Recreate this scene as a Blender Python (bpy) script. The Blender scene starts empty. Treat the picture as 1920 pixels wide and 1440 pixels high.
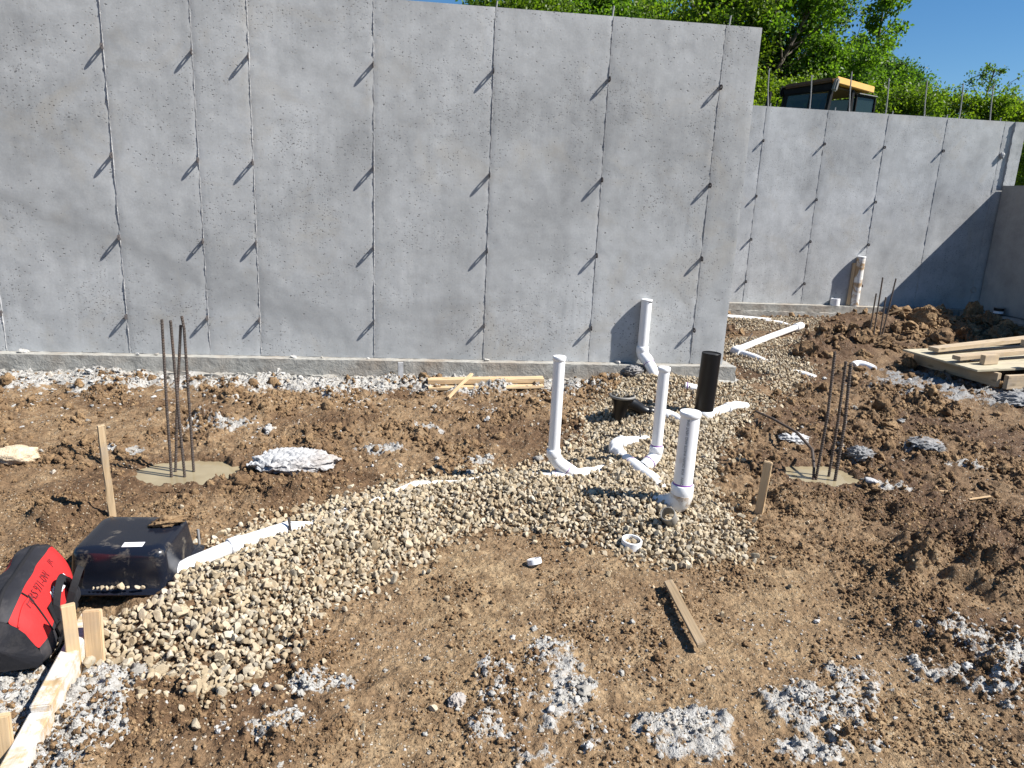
import bpy, bmesh, math, random
import numpy as np
from mathutils import Vector, Matrix, Euler
random.seed(7); RNG = np.random.RandomState(11)
C = bpy.context.scene
COL = C.collection
R = math.radians
# ---------------------------------------------------------------- camera, sky, sun, exposure
cam = bpy.data.cameras.new('camera'); cam.sensor_width = 36; cam.lens = 36*1357.9/1920
cam.clip_start = .05; cam.clip_end = 2000
co = bpy.data.objects.new('camera', cam); COL.objects.link(co)
pit, yaw, rol = .2513, -.1244, .0459
f = Vector((-math.sin(yaw)*math.cos(pit), math.cos(yaw)*math.cos(pit), -math.sin(pit)))
r = Vector((math.cos(yaw), math.sin(yaw), 0)); u = r.cross(f)
r2 = r*math.cos(rol)+u*math.sin(rol); u2 = u*math.cos(rol)-r*math.sin(rol)
co.matrix_world = Matrix(((r2.x, u2.x, -f.x, .418), (r2.y, u2.y, -f.y, -6.015), (r2.z, u2.z, -f.z, 1.348), (0, 0, 0, 1)))
C.camera = co
SUN = Vector((2.75, -1.0, 3.1)).normalized()
w = bpy.data.worlds.new('World'); C.world = w; w.use_nodes = True
wn = w.node_tree; bg = wn.nodes['Background']
sky = wn.nodes.new('ShaderNodeTexSky'); sky.sky_type = 'NISHITA'; sky.sun_disc = False
sky.sun_elevation = math.asin(SUN.z); sky.sun_rotation = math.atan2(SUN.x, SUN.y)
sky.air_density = 1.0; sky.dust_density = .0; sky.ozone_density = 5.0
hs_ = wn.nodes.new('ShaderNodeHueSaturation'); hs_.inputs['Saturation'].default_value = 1.22; wn.links.new(sky.outputs[0], hs_.inputs['Color']); wn.links.new(hs_.outputs[0], bg.inputs[0]); bg.inputs[1].default_value = .056
sl = bpy.data.lights.new('sun', 'SUN'); sl.energy = 5.0; sl.angle = R(.5); sl.color = (1, .965, .91)
so = bpy.data.objects.new('sun', sl); COL.objects.link(so)
so.rotation_euler = (-SUN).to_track_quat('-Z', 'Y').to_euler()
C.view_settings.view_transform = 'Standard'; C.view_settings.look = 'None'
C.view_settings.gamma = 1; C.view_settings.use_curve_mapping = False
C.view_settings.exposure = 1.0

# ---------------------------------------------------------------- noise
def _h(ix, iy, s):
    ix = ix.astype(np.int64); iy = iy.astype(np.int64)
    n = (ix*374761393 + iy*668265263 + s*974711) & 0xffffffff
    n = ((n ^ (n >> 13))*1274126177) & 0xffffffff
    n = ((n ^ (n >> 15))*2246822519) & 0xffffffff
    return ((n ^ (n >> 16)) & 0xffffff)/16777216.0
def vn(x, y, s=0):
    ix = np.floor(x); iy = np.floor(y); fx = x-ix; fy = y-iy
    ux = fx*fx*fx*(fx*(fx*6-15)+10); uy = fy*fy*fy*(fy*(fy*6-15)+10)
    def g(a, b):
        t = _h(ix+a, iy+b, s)*2*np.pi
        return np.cos(t)*(fx-a)+np.sin(t)*(fy-b)
    a = g(0, 0); b = g(1, 0); c = g(0, 1); d = g(1, 1)
    return 1.5*((a+(b-a)*ux)*(1-uy)+(c+(d-c)*ux)*uy)
def fbm(x, y, o=3, s=0):
    t = 0; a = 1
    for i in range(o):
        t = t+a*vn(x*2**i, y*2**i, s+i*7); a *= .5
    return t
def worley(x, y, s=0):
    ix = np.floor(x); iy = np.floor(y); best = np.full(np.shape(x), 9.0); rnd = np.zeros(np.shape(x))
    for a in (-1, 0, 1):
        for b in (-1, 0, 1):
            cx = ix+a+_h(ix+a, iy+b, s); cy = iy+b+_h(ix+a, iy+b, s+3)
            d = (cx-x)**2+(cy-y)**2; m = d < best
            best = np.where(m, d, best); rnd = np.where(m, _h(ix+a, iy+b, s+5), rnd)
    return np.sqrt(best), rnd
def sst(a, b, x):
    t = np.clip((x-a)/(b-a), 0, 1); return t*t*(3-2*t)

# ---------------------------------------------------------------- materials
def newmat(n):
    m = bpy.data.materials.new(n); m.use_nodes = True
    return m, m.node_tree, m.node_tree.nodes['Principled BSDF']
def N(nt, t, **k):
    n = nt.nodes.new(t)
    for a, b in k.items():
        if a.startswith('i_'):
            n.inputs[int(a[2:]) if a[2:].isdigit() else a[2:]].default_value = b
        else: setattr(n, a, b)
    return n
def L(nt, a, b): nt.links.new(a, b)
def noise(nt, vec, scale, det=4, rough=.55, dist=0):
    n = N(nt, 'ShaderNodeTexNoise'); n.inputs['Scale'].default_value = scale; n.inputs['Detail'].default_value = det
    n.inputs['Roughness'].default_value = rough; n.inputs['Distortion'].default_value = dist
    if vec is not None: L(nt, vec, n.inputs['Vector'])
    return n.outputs['Fac']
def ramp(nt, fac, stops):
    n = N(nt, 'ShaderNodeValToRGB'); e = n.color_ramp.elements
    while len(e) < len(stops): e.new(.5)
    for el, (p, c) in zip(e, stops):
        el.position = p; el.color = (*c, 1) if len(c) == 3 else c
    L(nt, fac, n.inputs[0]); return n.outputs[0]
def g3(v): return (v, v, v)
def mix(nt, fac, a, b, mode='MIX'):
    n = N(nt, 'ShaderNodeMix', data_type='RGBA', blend_type=mode)
    for s, v in ((n.inputs[0], fac), (n.inputs[6], a), (n.inputs[7], b)):
        if isinstance(v, (int, float)): s.default_value = v
        elif isinstance(v, tuple): s.default_value = (*v, 1)
        else: L(nt, v, s)
    return n.outputs[2]
def math_(nt, op, a, b=0.0):
    n = N(nt, 'ShaderNodeMath', operation=op)
    for s, v in ((n.inputs[0], a), (n.inputs[1], b)):
        if isinstance(v, (int, float)): s.default_value = v
        else: L(nt, v, s)
    return n.outputs[0]
def bump(nt, bs, h, dist, strength=1.0, normal=None):
    n = N(nt, 'ShaderNodeBump'); n.inputs['Distance'].default_value = dist; n.inputs['Strength'].default_value = strength
    L(nt, h, n.inputs['Height'])
    if normal is not None: L(nt, normal, n.inputs['Normal'])
    L(nt, n.outputs[0], bs.inputs['Normal']); return n.outputs[0]
def coords(nt, kind='Object', scale=None):
    t = N(nt, 'ShaderNodeTexCoord'); o = t.outputs[kind]
    if scale:
        m = N(nt, 'ShaderNodeMapping'); m.inputs['Scale'].default_value = scale; L(nt, o, m.inputs[0]); o = m.outputs[0]
    return o
def geopos(nt): return N(nt, 'ShaderNodeNewGeometry').outputs['Position']

def mat_concrete(name, base=.36, tint=(1, 1.0, 1.02), pits=1.0, rough_bump=.0015, seed=0., bands=()):
    m, nt, b = newmat(name); p = geopos(nt)
    mp = N(nt, 'ShaderNodeMapping'); mp.inputs['Location'].default_value = (seed, seed*.3, 0); L(nt, p, mp.inputs[0]); p = mp.outputs[0]
    big = noise(nt, p, .9, 5, .6, .4); mid = noise(nt, p, 5, 6, .65); fine = noise(nt, p, 60, 4, .6)
    st = N(nt, 'ShaderNodeMapping'); st.inputs['Scale'].default_value = (28, 28, 1.6); L(nt, p, st.inputs[0])
    streak = noise(nt, st.outputs[0], 1, 4, .6)
    c = ramp(nt, big, [(.32, tuple(base*.74*t for t in tint)), (.47, tuple(base*.96*t for t in tint)), (.66, tuple(base*1.17*t for t in tint))])
    c = mix(nt, .55, c, ramp(nt, mid, [(.3, g3(.37)), (.5, g3(.5)), (.7, g3(.60))]), 'OVERLAY')
    c = mix(nt, ramp(nt, noise(nt, p, 1.3, 3), [(.42, g3(.1)), (.62, g3(.6))]), c, ramp(nt, streak, [(.35, g3(.45)), (.55, g3(.51)), (.7, g3(.53))]), 'OVERLAY')
    c = mix(nt, .5, c, ramp(nt, fine, [(.3, g3(.44)), (.7, g3(.56))]), 'OVERLAY')
    # tan stains
    sta = ramp(nt, noise(nt, p, 1.7, 5, .65, .8), [(.54, g3(0)), (.74, g3(.5))])
    c = mix(nt, sta, c, (base*.92, base*.84, base*.70))
    # bug holes: small pits, clustered
    hs = []
    for sc, lo, hi in ((48, .16, .30), (23, .10, .20), (9, .055, .10)):
        v = N(nt, 'ShaderNodeTexVoronoi'); v.inputs['Scale'].default_value = sc
        dn = N(nt, 'ShaderNodeMapping'); dn.inputs['Scale'].default_value = (1, 1, 1.5); L(nt, p, dn.inputs[0])
        wv = N(nt, 'ShaderNodeVectorMath', operation='ADD')
        nz = N(nt, 'ShaderNodeTexNoise'); nz.inputs['Scale'].default_value = 90; L(nt, p, nz.inputs['Vector'])
        sc2 = N(nt, 'ShaderNodeVectorMath', operation='SCALE'); sc2.inputs[3].default_value = .030; L(nt, nz.outputs['Color'], sc2.inputs[0])
        L(nt, dn.outputs[0], wv.inputs[0]); L(nt, sc2.outputs[0], wv.inputs[1]); L(nt, wv.outputs[0], v.inputs['Vector'])
        hole = ramp(nt, v.outputs['Distance'], [(lo, g3(1)), (hi, g3(0))])
        rgb = N(nt, 'ShaderNodeSeparateColor'); L(nt, v.outputs['Color'], rgb.inputs[0])
        clus = noise(nt, p, {48: 1.3, 23: 2.1, 9: 3.0}[sc], 5, .65, .4)
        lim = math_(nt, 'SUBTRACT', math_(nt, 'MULTIPLY', clus, 4.2*pits), {48: 1.85, 23: 2.05, 9: 2.15}[sc])
        hs.append(math_(nt, 'MULTIPLY', hole, math_(nt, 'LESS_THAN', rgb.outputs[0], lim)))
    h = math_(nt, 'MAXIMUM', math_(nt, 'MAXIMUM', hs[0], hs[1]), hs[2])
    c = mix(nt, math_(nt, 'MULTIPLY', h, .72), c, (.06, .06, .06))  # shade inside the pits, painted into the colour on top of the bump
    if bands:
        sp_ = N(nt, 'ShaderNodeSeparateXYZ'); L(nt, geopos(nt), sp_.inputs[0]); wob = math_(nt, 'MULTIPLY', math_(nt, 'SUBTRACT', noise(nt, geopos(nt), 2.2, 4), .5), .5)
        for x0, z0, sl_, wd, k_ in bands:      # old pour line sloping across the wall: z = z0 + slope (x - x0)
            dz_ = math_(nt, 'ADD', math_(nt, 'SUBTRACT', sp_.outputs[2], math_(nt, 'ADD', math_(nt, 'MULTIPLY', math_(nt, 'SUBTRACT', sp_.outputs[0], x0), sl_), z0)), wob)
            fx_ = math_(nt, 'MULTIPLY', ramp(nt, math_(nt, 'ABSOLUTE', dz_), [(0, g3(k_)), (wd, g3(0))]), ramp(nt, math_(nt, 'ABSOLUTE', math_(nt, 'SUBTRACT', sp_.outputs[0], x0)), [(.5, g3(1)), (1, g3(0))]))
            c = mix(nt, fx_, c, tuple(base*.62*t for t in tint))
    L(nt, c, b.inputs['Base Color']); b.inputs['Roughness'].default_value = .85; b.inputs['Specular IOR Level'].default_value = .3
    hh = math_(nt, 'SUBTRACT', math_(nt, 'ADD', math_(nt, 'MULTIPLY', fine, .35), math_(nt, 'MULTIPLY', mid, 1.0)), math_(nt, 'MULTIPLY', h, 1.6))
    bump(nt, b, hh, rough_bump); return m

def mat_rough_concrete(name, base=.42, bmp=.012, dirt=.35, tint=(1, 1, 1)):
    m, nt, b = newmat(name); p = geopos(nt)
    n1 = noise(nt, p, 14, 6, .65, .4); n2 = noise(nt, p, 70, 4, .6); n3 = noise(nt, p, 3, 3)
    c = ramp(nt, n1, [(.3, tuple(base*.66*t for t in tint)), (.5, tuple(base*t for t in tint)), (.7, tuple(base*1.18*t for t in tint))])
    c = mix(nt, ramp(nt, n3, [(.45, g3(0)), (.75, g3(dirt))]), c, (.24, .17, .11))
    L(nt, c, b.inputs['Base Color']); b.inputs['Roughness'].default_value = .95
    bump(nt, b, math_(nt, 'ADD', n1, math_(nt, 'MULTIPLY', n2, .25)), bmp); return m

def mat_wood(name, c1=(.44, .30, .16), c2=(.60, .45, .28), dirt=.25, axis=0):
    m, nt, b = newmat(name); o = coords(nt, 'Object')
    s = [26, 26, 26]; s[axis] = 1.3
    mp = N(nt, 'ShaderNodeMapping'); mp.inputs['Scale'].default_value = s; L(nt, o, mp.inputs[0])
    s2 = [120, 120, 120]; s2[axis] = 4
    mp2 = N(nt, 'ShaderNodeMapping'); mp2.inputs['Scale'].default_value = s2; L(nt, o, mp2.inputs[0])
    gr = noise(nt, mp.outputs[0], 1, 5, .6, 1.2); fg = noise(nt, mp2.outputs[0], 1, 3, .6)
    c = ramp(nt, gr, [(.3, c1), (.5, tuple((a+d)/2 for a, d in zip(c1, c2))), (.68, c2)])
    c = mix(nt, .5, c, ramp(nt, fg, [(.3, g3(.4)), (.7, g3(.6))]), 'OVERLAY')
    # knots
    kv = N(nt, 'ShaderNodeTexVoronoi'); kv.inputs['Scale'].default_value = 1.0
    s3 = [14, 14, 14]; s3[axis] = 5
    mk = N(nt, 'ShaderNodeMapping'); mk.inputs['Scale'].default_value = s3; L(nt, o, mk.inputs[0]); L(nt, mk.outputs[0], kv.inputs['Vector'])
    c = mix(nt, ramp(nt, kv.outputs['Distance'], [(.1, g3(.75)), (.24, g3(0))]), c, tuple(v*.45 for v in c1))
    d = noise(nt, geopos(nt), 9, 5, .65)
    c = mix(nt, ramp(nt, d, [(.5, g3(0)), (.72, g3(dirt*1.6))]), c, (.33, .27, .21))
    L(nt, c, b.inputs['Base Color']); b.inputs['Roughness'].default_value = .75; b.inputs['Specular IOR Level'].default_value = .25
    bump(nt, b, math_(nt, 'ADD', gr, fg), .0012); return m

def mat_plain(name, col, rough=.5, metal=0, spec=.5, var=.0, vscale=20, bmp=0, dirtcol=None, dirt=0, dscale=8, lo=.52, hi=.75):
    m, nt, b = newmat(name); p = coords(nt, 'Object')
    c = None
    if var: c = mix(nt, 1.0, col, ramp(nt, noise(nt, p, vscale, 4), [(.3, g3(1-var)), (.7, g3(1+var))]), 'MULTIPLY')
    if dirtcol: c = mix(nt, ramp(nt, noise(nt, p, dscale, 6, .7, .5), [(lo, g3(0)), (hi, g3(dirt))]), c if c is not None else col, dirtcol)
    if c is not None: L(nt, c, b.inputs['Base Color'])
    else: b.inputs['Base Color'].default_value = (*col, 1)
    b.inputs['Roughness'].default_value = rough; b.inputs['Metallic'].default_value = metal; b.inputs['Specular IOR Level'].default_value = spec
    if bmp: bump(nt, b, noise(nt, p, vscale*3, 4), bmp)
    return m

def mat_stone():
    m, nt, b = newmat('gravel_stone'); oi = N(nt, 'ShaderNodeObjectInfo'); p = coords(nt, 'Object')
    c = ramp(nt, oi.outputs['Random'], [(0, (.25, .195, .125)), (.25, (.38, .305, .20)), (.6, (.44, .365, .26)), (.8, (.34, .295, .22)), (.95, (.52, .46, .36)), (1, (.27, .24, .19))])
    n1 = noise(nt, geopos(nt), 60, 5, .65); n2 = noise(nt, p, 9, 5)
    c = mix(nt, .7, c, ramp(nt, n1, [(.3, g3(.38)), (.7, g3(.60))]), 'OVERLAY')
    c = mix(nt, ramp(nt, noise(nt, geopos(nt), 12, 4), [(.5, g3(0)), (.7, g3(.5))]), c, (.27, .19, .11))
    L(nt, c, b.inputs['Base Color']); b.inputs['Roughness'].default_value = .85; b.inputs['Specular IOR Level'].default_value = .25
    bump(nt, b, n2, .05, .25); return m

SOIL_D = (.080, .047, .024); SOIL_M = (.190, .124, .069); SOIL_L = (.325, .233, .138)
def soil_color(nt, p, dark=None):
    n1 = noise(nt, p, 1.3, 6, .6, .3); n2 = noise(nt, p, 11, 6, .7, .2); n3 = noise(nt, p, 75, 4, .65)
    c = ramp(nt, n2, [(.28, SOIL_D), (.48, SOIL_M), (.72, SOIL_L)])
    c = mix(nt, ramp(nt, n1, [(.35, g3(.45)), (.65, g3(0))]), c, SOIL_M)
    c = mix(nt, .8, c, ramp(nt, n3, [(.30, g3(.20)), (.48, g3(.5)), (.70, g3(.76))]), 'OVERLAY')
    return c, n2, n3
def mat_ground():
    m, nt, b = newmat('site_soil'); p = geopos(nt)
    def att(n):
        a = N(nt, 'ShaderNodeAttribute'); a.attribute_name = n; return a.outputs['Fac']
    c, n2, n3 = soil_color(nt, p)
    dk = att('damp'); c = mix(nt, dk, c, mix(nt, 1.0, c, (.46, .39, .35), 'MULTIPLY'))
    dry = att('dry'); c = mix(nt, dry, c, mix(nt, 1.0, c, (1.16, 1.20, 1.20), 'MULTIPLY'))
    # tiny pale and dark stones trodden into the soil
    v = N(nt, 'ShaderNodeTexVoronoi'); v.inputs['Scale'].default_value = 95; L(nt, p, v.inputs['Vector'])
    sp = N(nt, 'ShaderNodeSeparateColor'); L(nt, v.outputs['Color'], sp.inputs[0])
    spk = math_(nt, 'MULTIPLY', ramp(nt, v.outputs['Distance'], [(.28, g3(1)), (.38, g3(0))]), math_(nt, 'GREATER_THAN', sp.outputs[0], .80))
    c = mix(nt, math_(nt, 'MULTIPLY', spk, .85), c, mix(nt, sp.outputs[1], (.28, .21, .13), (.50, .43, .33)))
    # concrete spill
    cc = att('conc'); n4 = noise(nt, p, 26, 6, .7, .3)
    cf = math_(nt, 'ADD', cc, math_(nt, 'MULTIPLY', math_(nt, 'SUBTRACT', n4, .5), 1.9))
    cm = ramp(nt, cf, [(.42, g3(0)), (.58, g3(1))])
    ccol = ramp(nt, noise(nt, p, 45, 5, .65), [(.3, (.26, .235, .20)), (.5, (.37, .355, .33)), (.72, (.48, .475, .455))])
    gy = att('grey'); ccol = mix(nt, gy, ccol, (.20, .20, .20))
    c = mix(nt, cm, c, ccol)
    gr = att('grass'); gcol = ramp(nt, noise(nt, p, .6, 5), [(.3, (.10, .075, .04)), (.55, (.06, .09, .02)), (.8, (.09, .12, .03))])
    c = mix(nt, gr, c, gcol)
    L(nt, c, b.inputs['Base Color'])
    rgh = mix(nt, dk, g3(.95), g3(.72)); L(nt, rgh, b.inputs['Roughness']); b.inputs['Specular IOR Level'].default_value = .25
    n5 = noise(nt, p, 190, 3, .6)
    hgt = math_(nt, 'ADD', math_(nt, 'ADD', math_(nt, 'MULTIPLY', n3, .55), math_(nt, 'MULTIPLY', n5, .22)), math_(nt, 'ADD', math_(nt, 'MULTIPLY', noise(nt, p, 30, 4, .6), .9), math_(nt, 'MULTIPLY', spk, .25)))
    bump(nt, b, hgt, .020); return m
def mat_clod(name='mud_clod', dark=1.0):
    m, nt, b = newmat(name); c, n2, n3 = soil_color(nt, geopos(nt))
    oi = N(nt, 'ShaderNodeObjectInfo')
    c = mix(nt, 1.0, c, ramp(nt, oi.outputs['Random'], [(0, tuple(dark*v for v in (.75, .7, .66))), (1, tuple(dark*v for v in (1.2, 1.18, 1.12)))]), 'MULTIPLY')
    L(nt, c, b.inputs['Base Color']); b.inputs['Roughness'].default_value = .92; b.inputs['Specular IOR Level'].default_value = .25
    bump(nt, b, math_(nt, 'ADD', n3, math_(nt, 'MULTIPLY', n2, .8)), .012); return m
def mat_chip():
    m, nt, b = newmat('concrete_chip'); oi = N(nt, 'ShaderNodeObjectInfo')
    c = ramp(nt, oi.outputs['Random'], [(0, (.25, .23, .20)), (.45, (.33, .32, .295)), (.8, (.43, .42, .405)), (1, (.34, .27, .19))])
    n = noise(nt, geopos(nt), 50, 5); c = mix(nt, .7, c, ramp(nt, n, [(.3, g3(.4)), (.7, g3(.6))]), 'OVERLAY')
    L(nt, c, b.inputs['Base Color']); b.inputs['Roughness'].default_value = .9; bump(nt, b, n, .01); return m

def mat_leaf(name, a, b_):
    m = bpy.data.materials.new(name); m.use_nodes = True; nt = m.node_tree; nt.nodes.remove(nt.nodes['Principled BSDF'])
    out = nt.nodes['Material Output']; p = geopos(nt)
    at = N(nt, 'ShaderNodeAttribute'); at.attribute_name = 'tint'
    c = mix(nt, at.outputs['Fac'], a, b_)
    oi = N(nt, 'ShaderNodeObjectInfo'); c = mix(nt, 1.0, c, ramp(nt, oi.outputs['Random'], [(0, (.8, .9, .8)), (1, (1.15, 1.1, .9))]), 'MULTIPLY')
    d = N(nt, 'ShaderNodeBsdfDiffuse'); t = N(nt, 'ShaderNodeBsdfTranslucent'); gl = N(nt, 'ShaderNodeBsdfGlossy'); gl.inputs['Roughness'].default_value = .45
    L(nt, c, d.inputs[0]); L(nt, mix(nt, 1.0, c, (1.9, 2.1, .8), 'MULTIPLY'), t.inputs[0])
    s1 = N(nt, 'ShaderNodeMixShader'); s1.inputs[0].default_value = .5; L(nt, d.outputs[0], s1.inputs[1]); L(nt, t.outputs[0], s1.inputs[2])
    s2 = N(nt, 'ShaderNodeMixShader'); s2.inputs[0].default_value = .02; L(nt, s1.outputs[0], s2.inputs[1]); L(nt, gl.outputs[0], s2.inputs[2])
    L(nt, s2.outputs[0], out.inputs[0]); return m

M = {}
M['wall'] = mat_concrete('wall_concrete', .40, tint=(.985, 1.0, .995), seed=0, bands=((-2.2, .98, -.42, .10, .55), (-1.1, .50, -.30, .12, .45), (.6, .45, .1, .10, .3)))
M['wall_far'] = mat_concrete('far_wall_concrete', .41, tint=(.985, 1.0, 1.0), seed=5.3)
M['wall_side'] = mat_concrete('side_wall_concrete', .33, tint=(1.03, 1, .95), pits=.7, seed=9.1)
M['foot'] = mat_rough_concrete('footing_concrete', .31, .012, .6, (1.0, .97, .88))
M['fin'] = mat_rough_concrete('seam_concrete', .38, .004, .1)
M['lump'] = mat_rough_concrete('dry_concrete_lump', .42, .016, .6)
M['glump'] = mat_rough_concrete('grey_concrete_lump', .22, .014, .3)
M['ground'] = mat_ground(); M['clod'] = mat_clod(); M['stone'] = mat_stone(); M['chip'] = mat_chip()
M['wood'] = mat_wood('new_lumber'); M['woody'] = mat_wood('new_lumber_upright'); M['woodl'] = mat_wood('lumber_long')
M['oldwood'] = mat_wood('weathered_stake', (.33, .23, .13), (.50, .38, .24), .5, 0)
M['darkwood'] = mat_wood('dark_stake', (.20, .13, .07), (.40, .29, .17), .6, 2)
M['formwood'] = mat_wood('cement_smeared_form_lumber', (.40, .27, .14), (.55, .41, .24), .2, 0); nt = M['formwood'].node_tree; b = nt.nodes['Principled BSDF']; src = b.inputs['Base Color'].links[0].from_socket; L(nt, mix(nt, ramp(nt, noise(nt, geopos(nt), 14, 6, .7, .6), [(.40, g3(0)), (.56, g3(.9))]), src, (.54, .53, .51)), b.inputs['Base Color']); M['ply'] = mat_wood('plywood', (.36, .32, .22), (.48, .43, .32), .5, 0); M['oldlum'] = mat_wood('dusty_lumber', (.36, .27, .17), (.50, .40, .28), .6, 0)
M['rust'] = mat_plain('rusty_steel', (.085, .068, .058), .7, .3, .4, .35, 60, .002, (.17, .085, .045), .5, 14)
M['steel'] = mat_plain('grey_steel', (.30, .29, .28), .6, .4, .5, .2, 30)
M['tie'] = mat_plain('dark_tie_steel', (.09, .08, .08), .7, .4, .4, .3, 40)
M['pvc'] = mat_plain('white_pvc', (.80, .80, .80), .28, 0, .5, .03, 6, 0, (.42, .34, .24), .55, 13, .60, .80)
M['pvcd'] = mat_plain('muddy_white_pvc', (.74, .72, .68), .4, 0, .5, .05, 6, 0, (.36, .24, .13), 1, 7, .45, .56)
M['purple'] = mat_plain('purple_primer', (.22, .05, .32), .5)
M['blackpvc'] = mat_plain('black_pipe_plastic', (.006, .006, .007), .35, 0, .4)
M['grey'] = mat_plain('grey_plastic', (.22, .21, .19), .5, dirtcol=(.2, .15, .1), dirt=.6)
M['ink'] = mat_plain('black_print', (.03, .03, .03), .6)
M['tub'] = mat_plain('black_tub_plastic', (.008, .010, .017), .20, 0, .5, 0, 1, 0, (.34, .29, .22), .5, 11, .57, .76)
M['label'] = mat_plain('white_paper_label', (.75, .75, .77), .6)
M['labelink'] = mat_plain('grey_label_print', (.25, .25, .28), .6)
M['red'] = mat_plain('red_canvas', (.50, .022, .022), .72, 0, .3, .12, 14, .0015, (.30, .02, .02), .5, 6)
M['blk'] = mat_plain('black_canvas', (.016, .016, .020), .7, 0, .35, .3, 12, .0015, (.10, .09, .085), .5, 8, .5, .75)
M['web'] = mat_plain('black_webbing', (.010, .010, .012), .8, 0, .3, .2, 200, .001)
M['zip'] = mat_plain('zip_teeth', (.35, .35, .37), .5, .3)
M['redink'] = mat_plain('dark_marker_ink', (.16, .010, .014), .8)
M['white'] = mat_plain('white_print', (.80, .78, .80), .6)
M['yellow'] = mat_plain('faded_yellow_paint', (.74, .44, .13), .45, 0, .5, .06, 5)
M['brown'] = mat_plain('dusty_brown_roof', (.10, .055, .03), .6, 0, .4, .3, 8)
M['black'] = mat_plain('black_cab_paint', (.005, .005, .006), .6, 0, .2, dirtcol=(.10, .09, .08), dirt=.15)
M['seat'] = mat_plain('dark_seat', (.05, .02, .018), .8)
M['beige'] = mat_plain('cab_lining', (.12, .10, .075), .8)
M['pink'] = mat_plain('pink_flagging', (.75, .12, .35), .5)
M['bark'] = mat_plain('grey_bark', (.11, .09, .07), .9, var=.35, vscale=9, bmp=.01)
m, nt, b = newmat('cab_glass'); b.inputs['Base Color'].default_value = (.04, .07, .07, 1); b.inputs['Roughness'].default_value = .05
b.inputs['Transmission Weight'].default_value = .55; b.inputs['IOR'].default_value = 1.5; M['glass'] = m
m, nt, b = newmat('muddy_water'); b.inputs['Roughness'].default_value = .06; p = geopos(nt)
L(nt, ramp(nt, noise(nt, p, 5, 3), [(.35, (.24, .195, .12)), (.7, (.31, .26, .165))]), b.inputs['Base Color'])
bump(nt, b, noise(nt, p, 14, 2), .0006); M['water'] = m
M['leafA'] = mat_leaf('leaf_mid_green', (.056, .11, .014), (.12, .19, .026))
M['leafB'] = mat_leaf('leaf_yellow_green', (.075, .12, .012), (.15, .19, .025))
M['leafC'] = mat_leaf('leaf_blue_green', (.045, .09, .022), (.10, .15, .035))

# ---------------------------------------------------------------- mesh helpers
def tag(o, label=None, cat=None, group=None, kind=None):
    if label: o['label'] = label
    if cat: o['category'] = cat
    if group: o['group'] = group
    if kind: o['kind'] = kind
    return o
def empty(name, loc=(0, 0, 0), rz=0, label=None, cat=None, group=None, parent=None):
    o = bpy.data.objects.new(name, None); COL.objects.link(o); o.location = loc; o.rotation_euler.z = rz
    o.empty_display_size = .05; o.parent = parent
    return tag(o, label, cat, group)
def link(name, me, mt=None, parent=None, smooth=True):
    o = bpy.data.objects.new(name, me); COL.objects.link(o); o.parent = parent
    if mt is not None and not me.materials: me.materials.append(mt)
    if smooth: me.polygons.foreach_set('use_smooth', [True]*len(me.polygons))
    return o
def npmesh(name, V, F):
    me = bpy.data.meshes.new(name); V = np.asarray(V, dtype=np.float32); F = np.asarray(F, dtype=np.int32)
    me.vertices.add(len(V)); me.vertices.foreach_set('co', V.ravel())
    k = F.shape[1]; me.loops.add(F.size); me.loops.foreach_set('vertex_index', F.ravel())
    me.polygons.add(len(F)); me.polygons.foreach_set('loop_start', np.arange(len(F), dtype=np.int32)*k)
    me.update(calc_edges=True); return me
def grid_mesh(name, P):        # P (ny, nx, 3)
    ny, nx = P.shape[:2]; i = np.arange(ny*nx).reshape(ny, nx)
    F = np.stack([i[:-1, :-1], i[:-1, 1:], i[1:, 1:], i[1:, :-1]], -1).reshape(-1, 4)
    return npmesh(name, P.reshape(-1, 3), F)
def bmob(name, bm, mt, parent=None, smooth=False):
    me = bpy.data.meshes.new(name); bm.to_mesh(me); bm.free(); return link(name, me, mt, parent, smooth)
def box(name, size, loc=(0, 0, 0), rot=(0, 0, 0), mt=None, parent=None, bev=.003, seg=2, jit=0, smooth=False, cuts=0):
    bm = bmesh.new(); bmesh.ops.create_cube(bm, size=1)
    for v in bm.verts: v.co = Vector((v.co.x*size[0], v.co.y*size[1], v.co.z*size[2]))
    if cuts:
        bmesh.ops.subdivide_edges(bm, edges=[e for e in bm.edges if e.calc_length() > max(size)*.8], cuts=cuts)
    if bev: bmesh.ops.bevel(bm, geom=list(bm.edges) if not cuts else [e for e in bm.edges if e.calc_face_angle(0) > .5], offset=bev, segments=seg, affect='EDGES')
    if jit:
        rr = random.Random(hash(name) % 1000+int(loc[0]*100))
        for v in bm.verts: v.co += Vector((rr.uniform(-jit, jit), rr.uniform(-jit, jit), rr.uniform(-jit, jit)))
    o = bmob(name, bm, mt, parent, smooth); o.location = loc; o.rotation_euler = rot; return o
def plank(name, a, b_, w, h, mt, parent=None, roll=0, **k):
    """box from point a to point b (world), width w, thickness h; long axis is local x"""
    a = Vector(a); b_ = Vector(b_); d = b_-a; o = box(name, (d.length, w, h), (0, 0, 0), (0, 0, 0), mt, parent, **k)
    q = d.to_track_quat('X', 'Z'); o.rotation_mode = 'QUATERNION'; o.rotation_quaternion = q @ Euler((roll, 0, 0)).to_quaternion()
    o.location = (a+b_)/2; return o
def frames(P):
    P = [Vector(p) for p in P]; T = []
    for i in range(len(P)):
        T.append((P[min(i+1, len(P)-1)]-P[max(i-1, 0)]).normalized())
    n = T[0].orthogonal().normalized(); out = []
    for i, t in enumerate(T):
        n = (n-t*n.dot(t)).normalized(); out.append((P[i], n, t.cross(n)))
    return out
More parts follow.
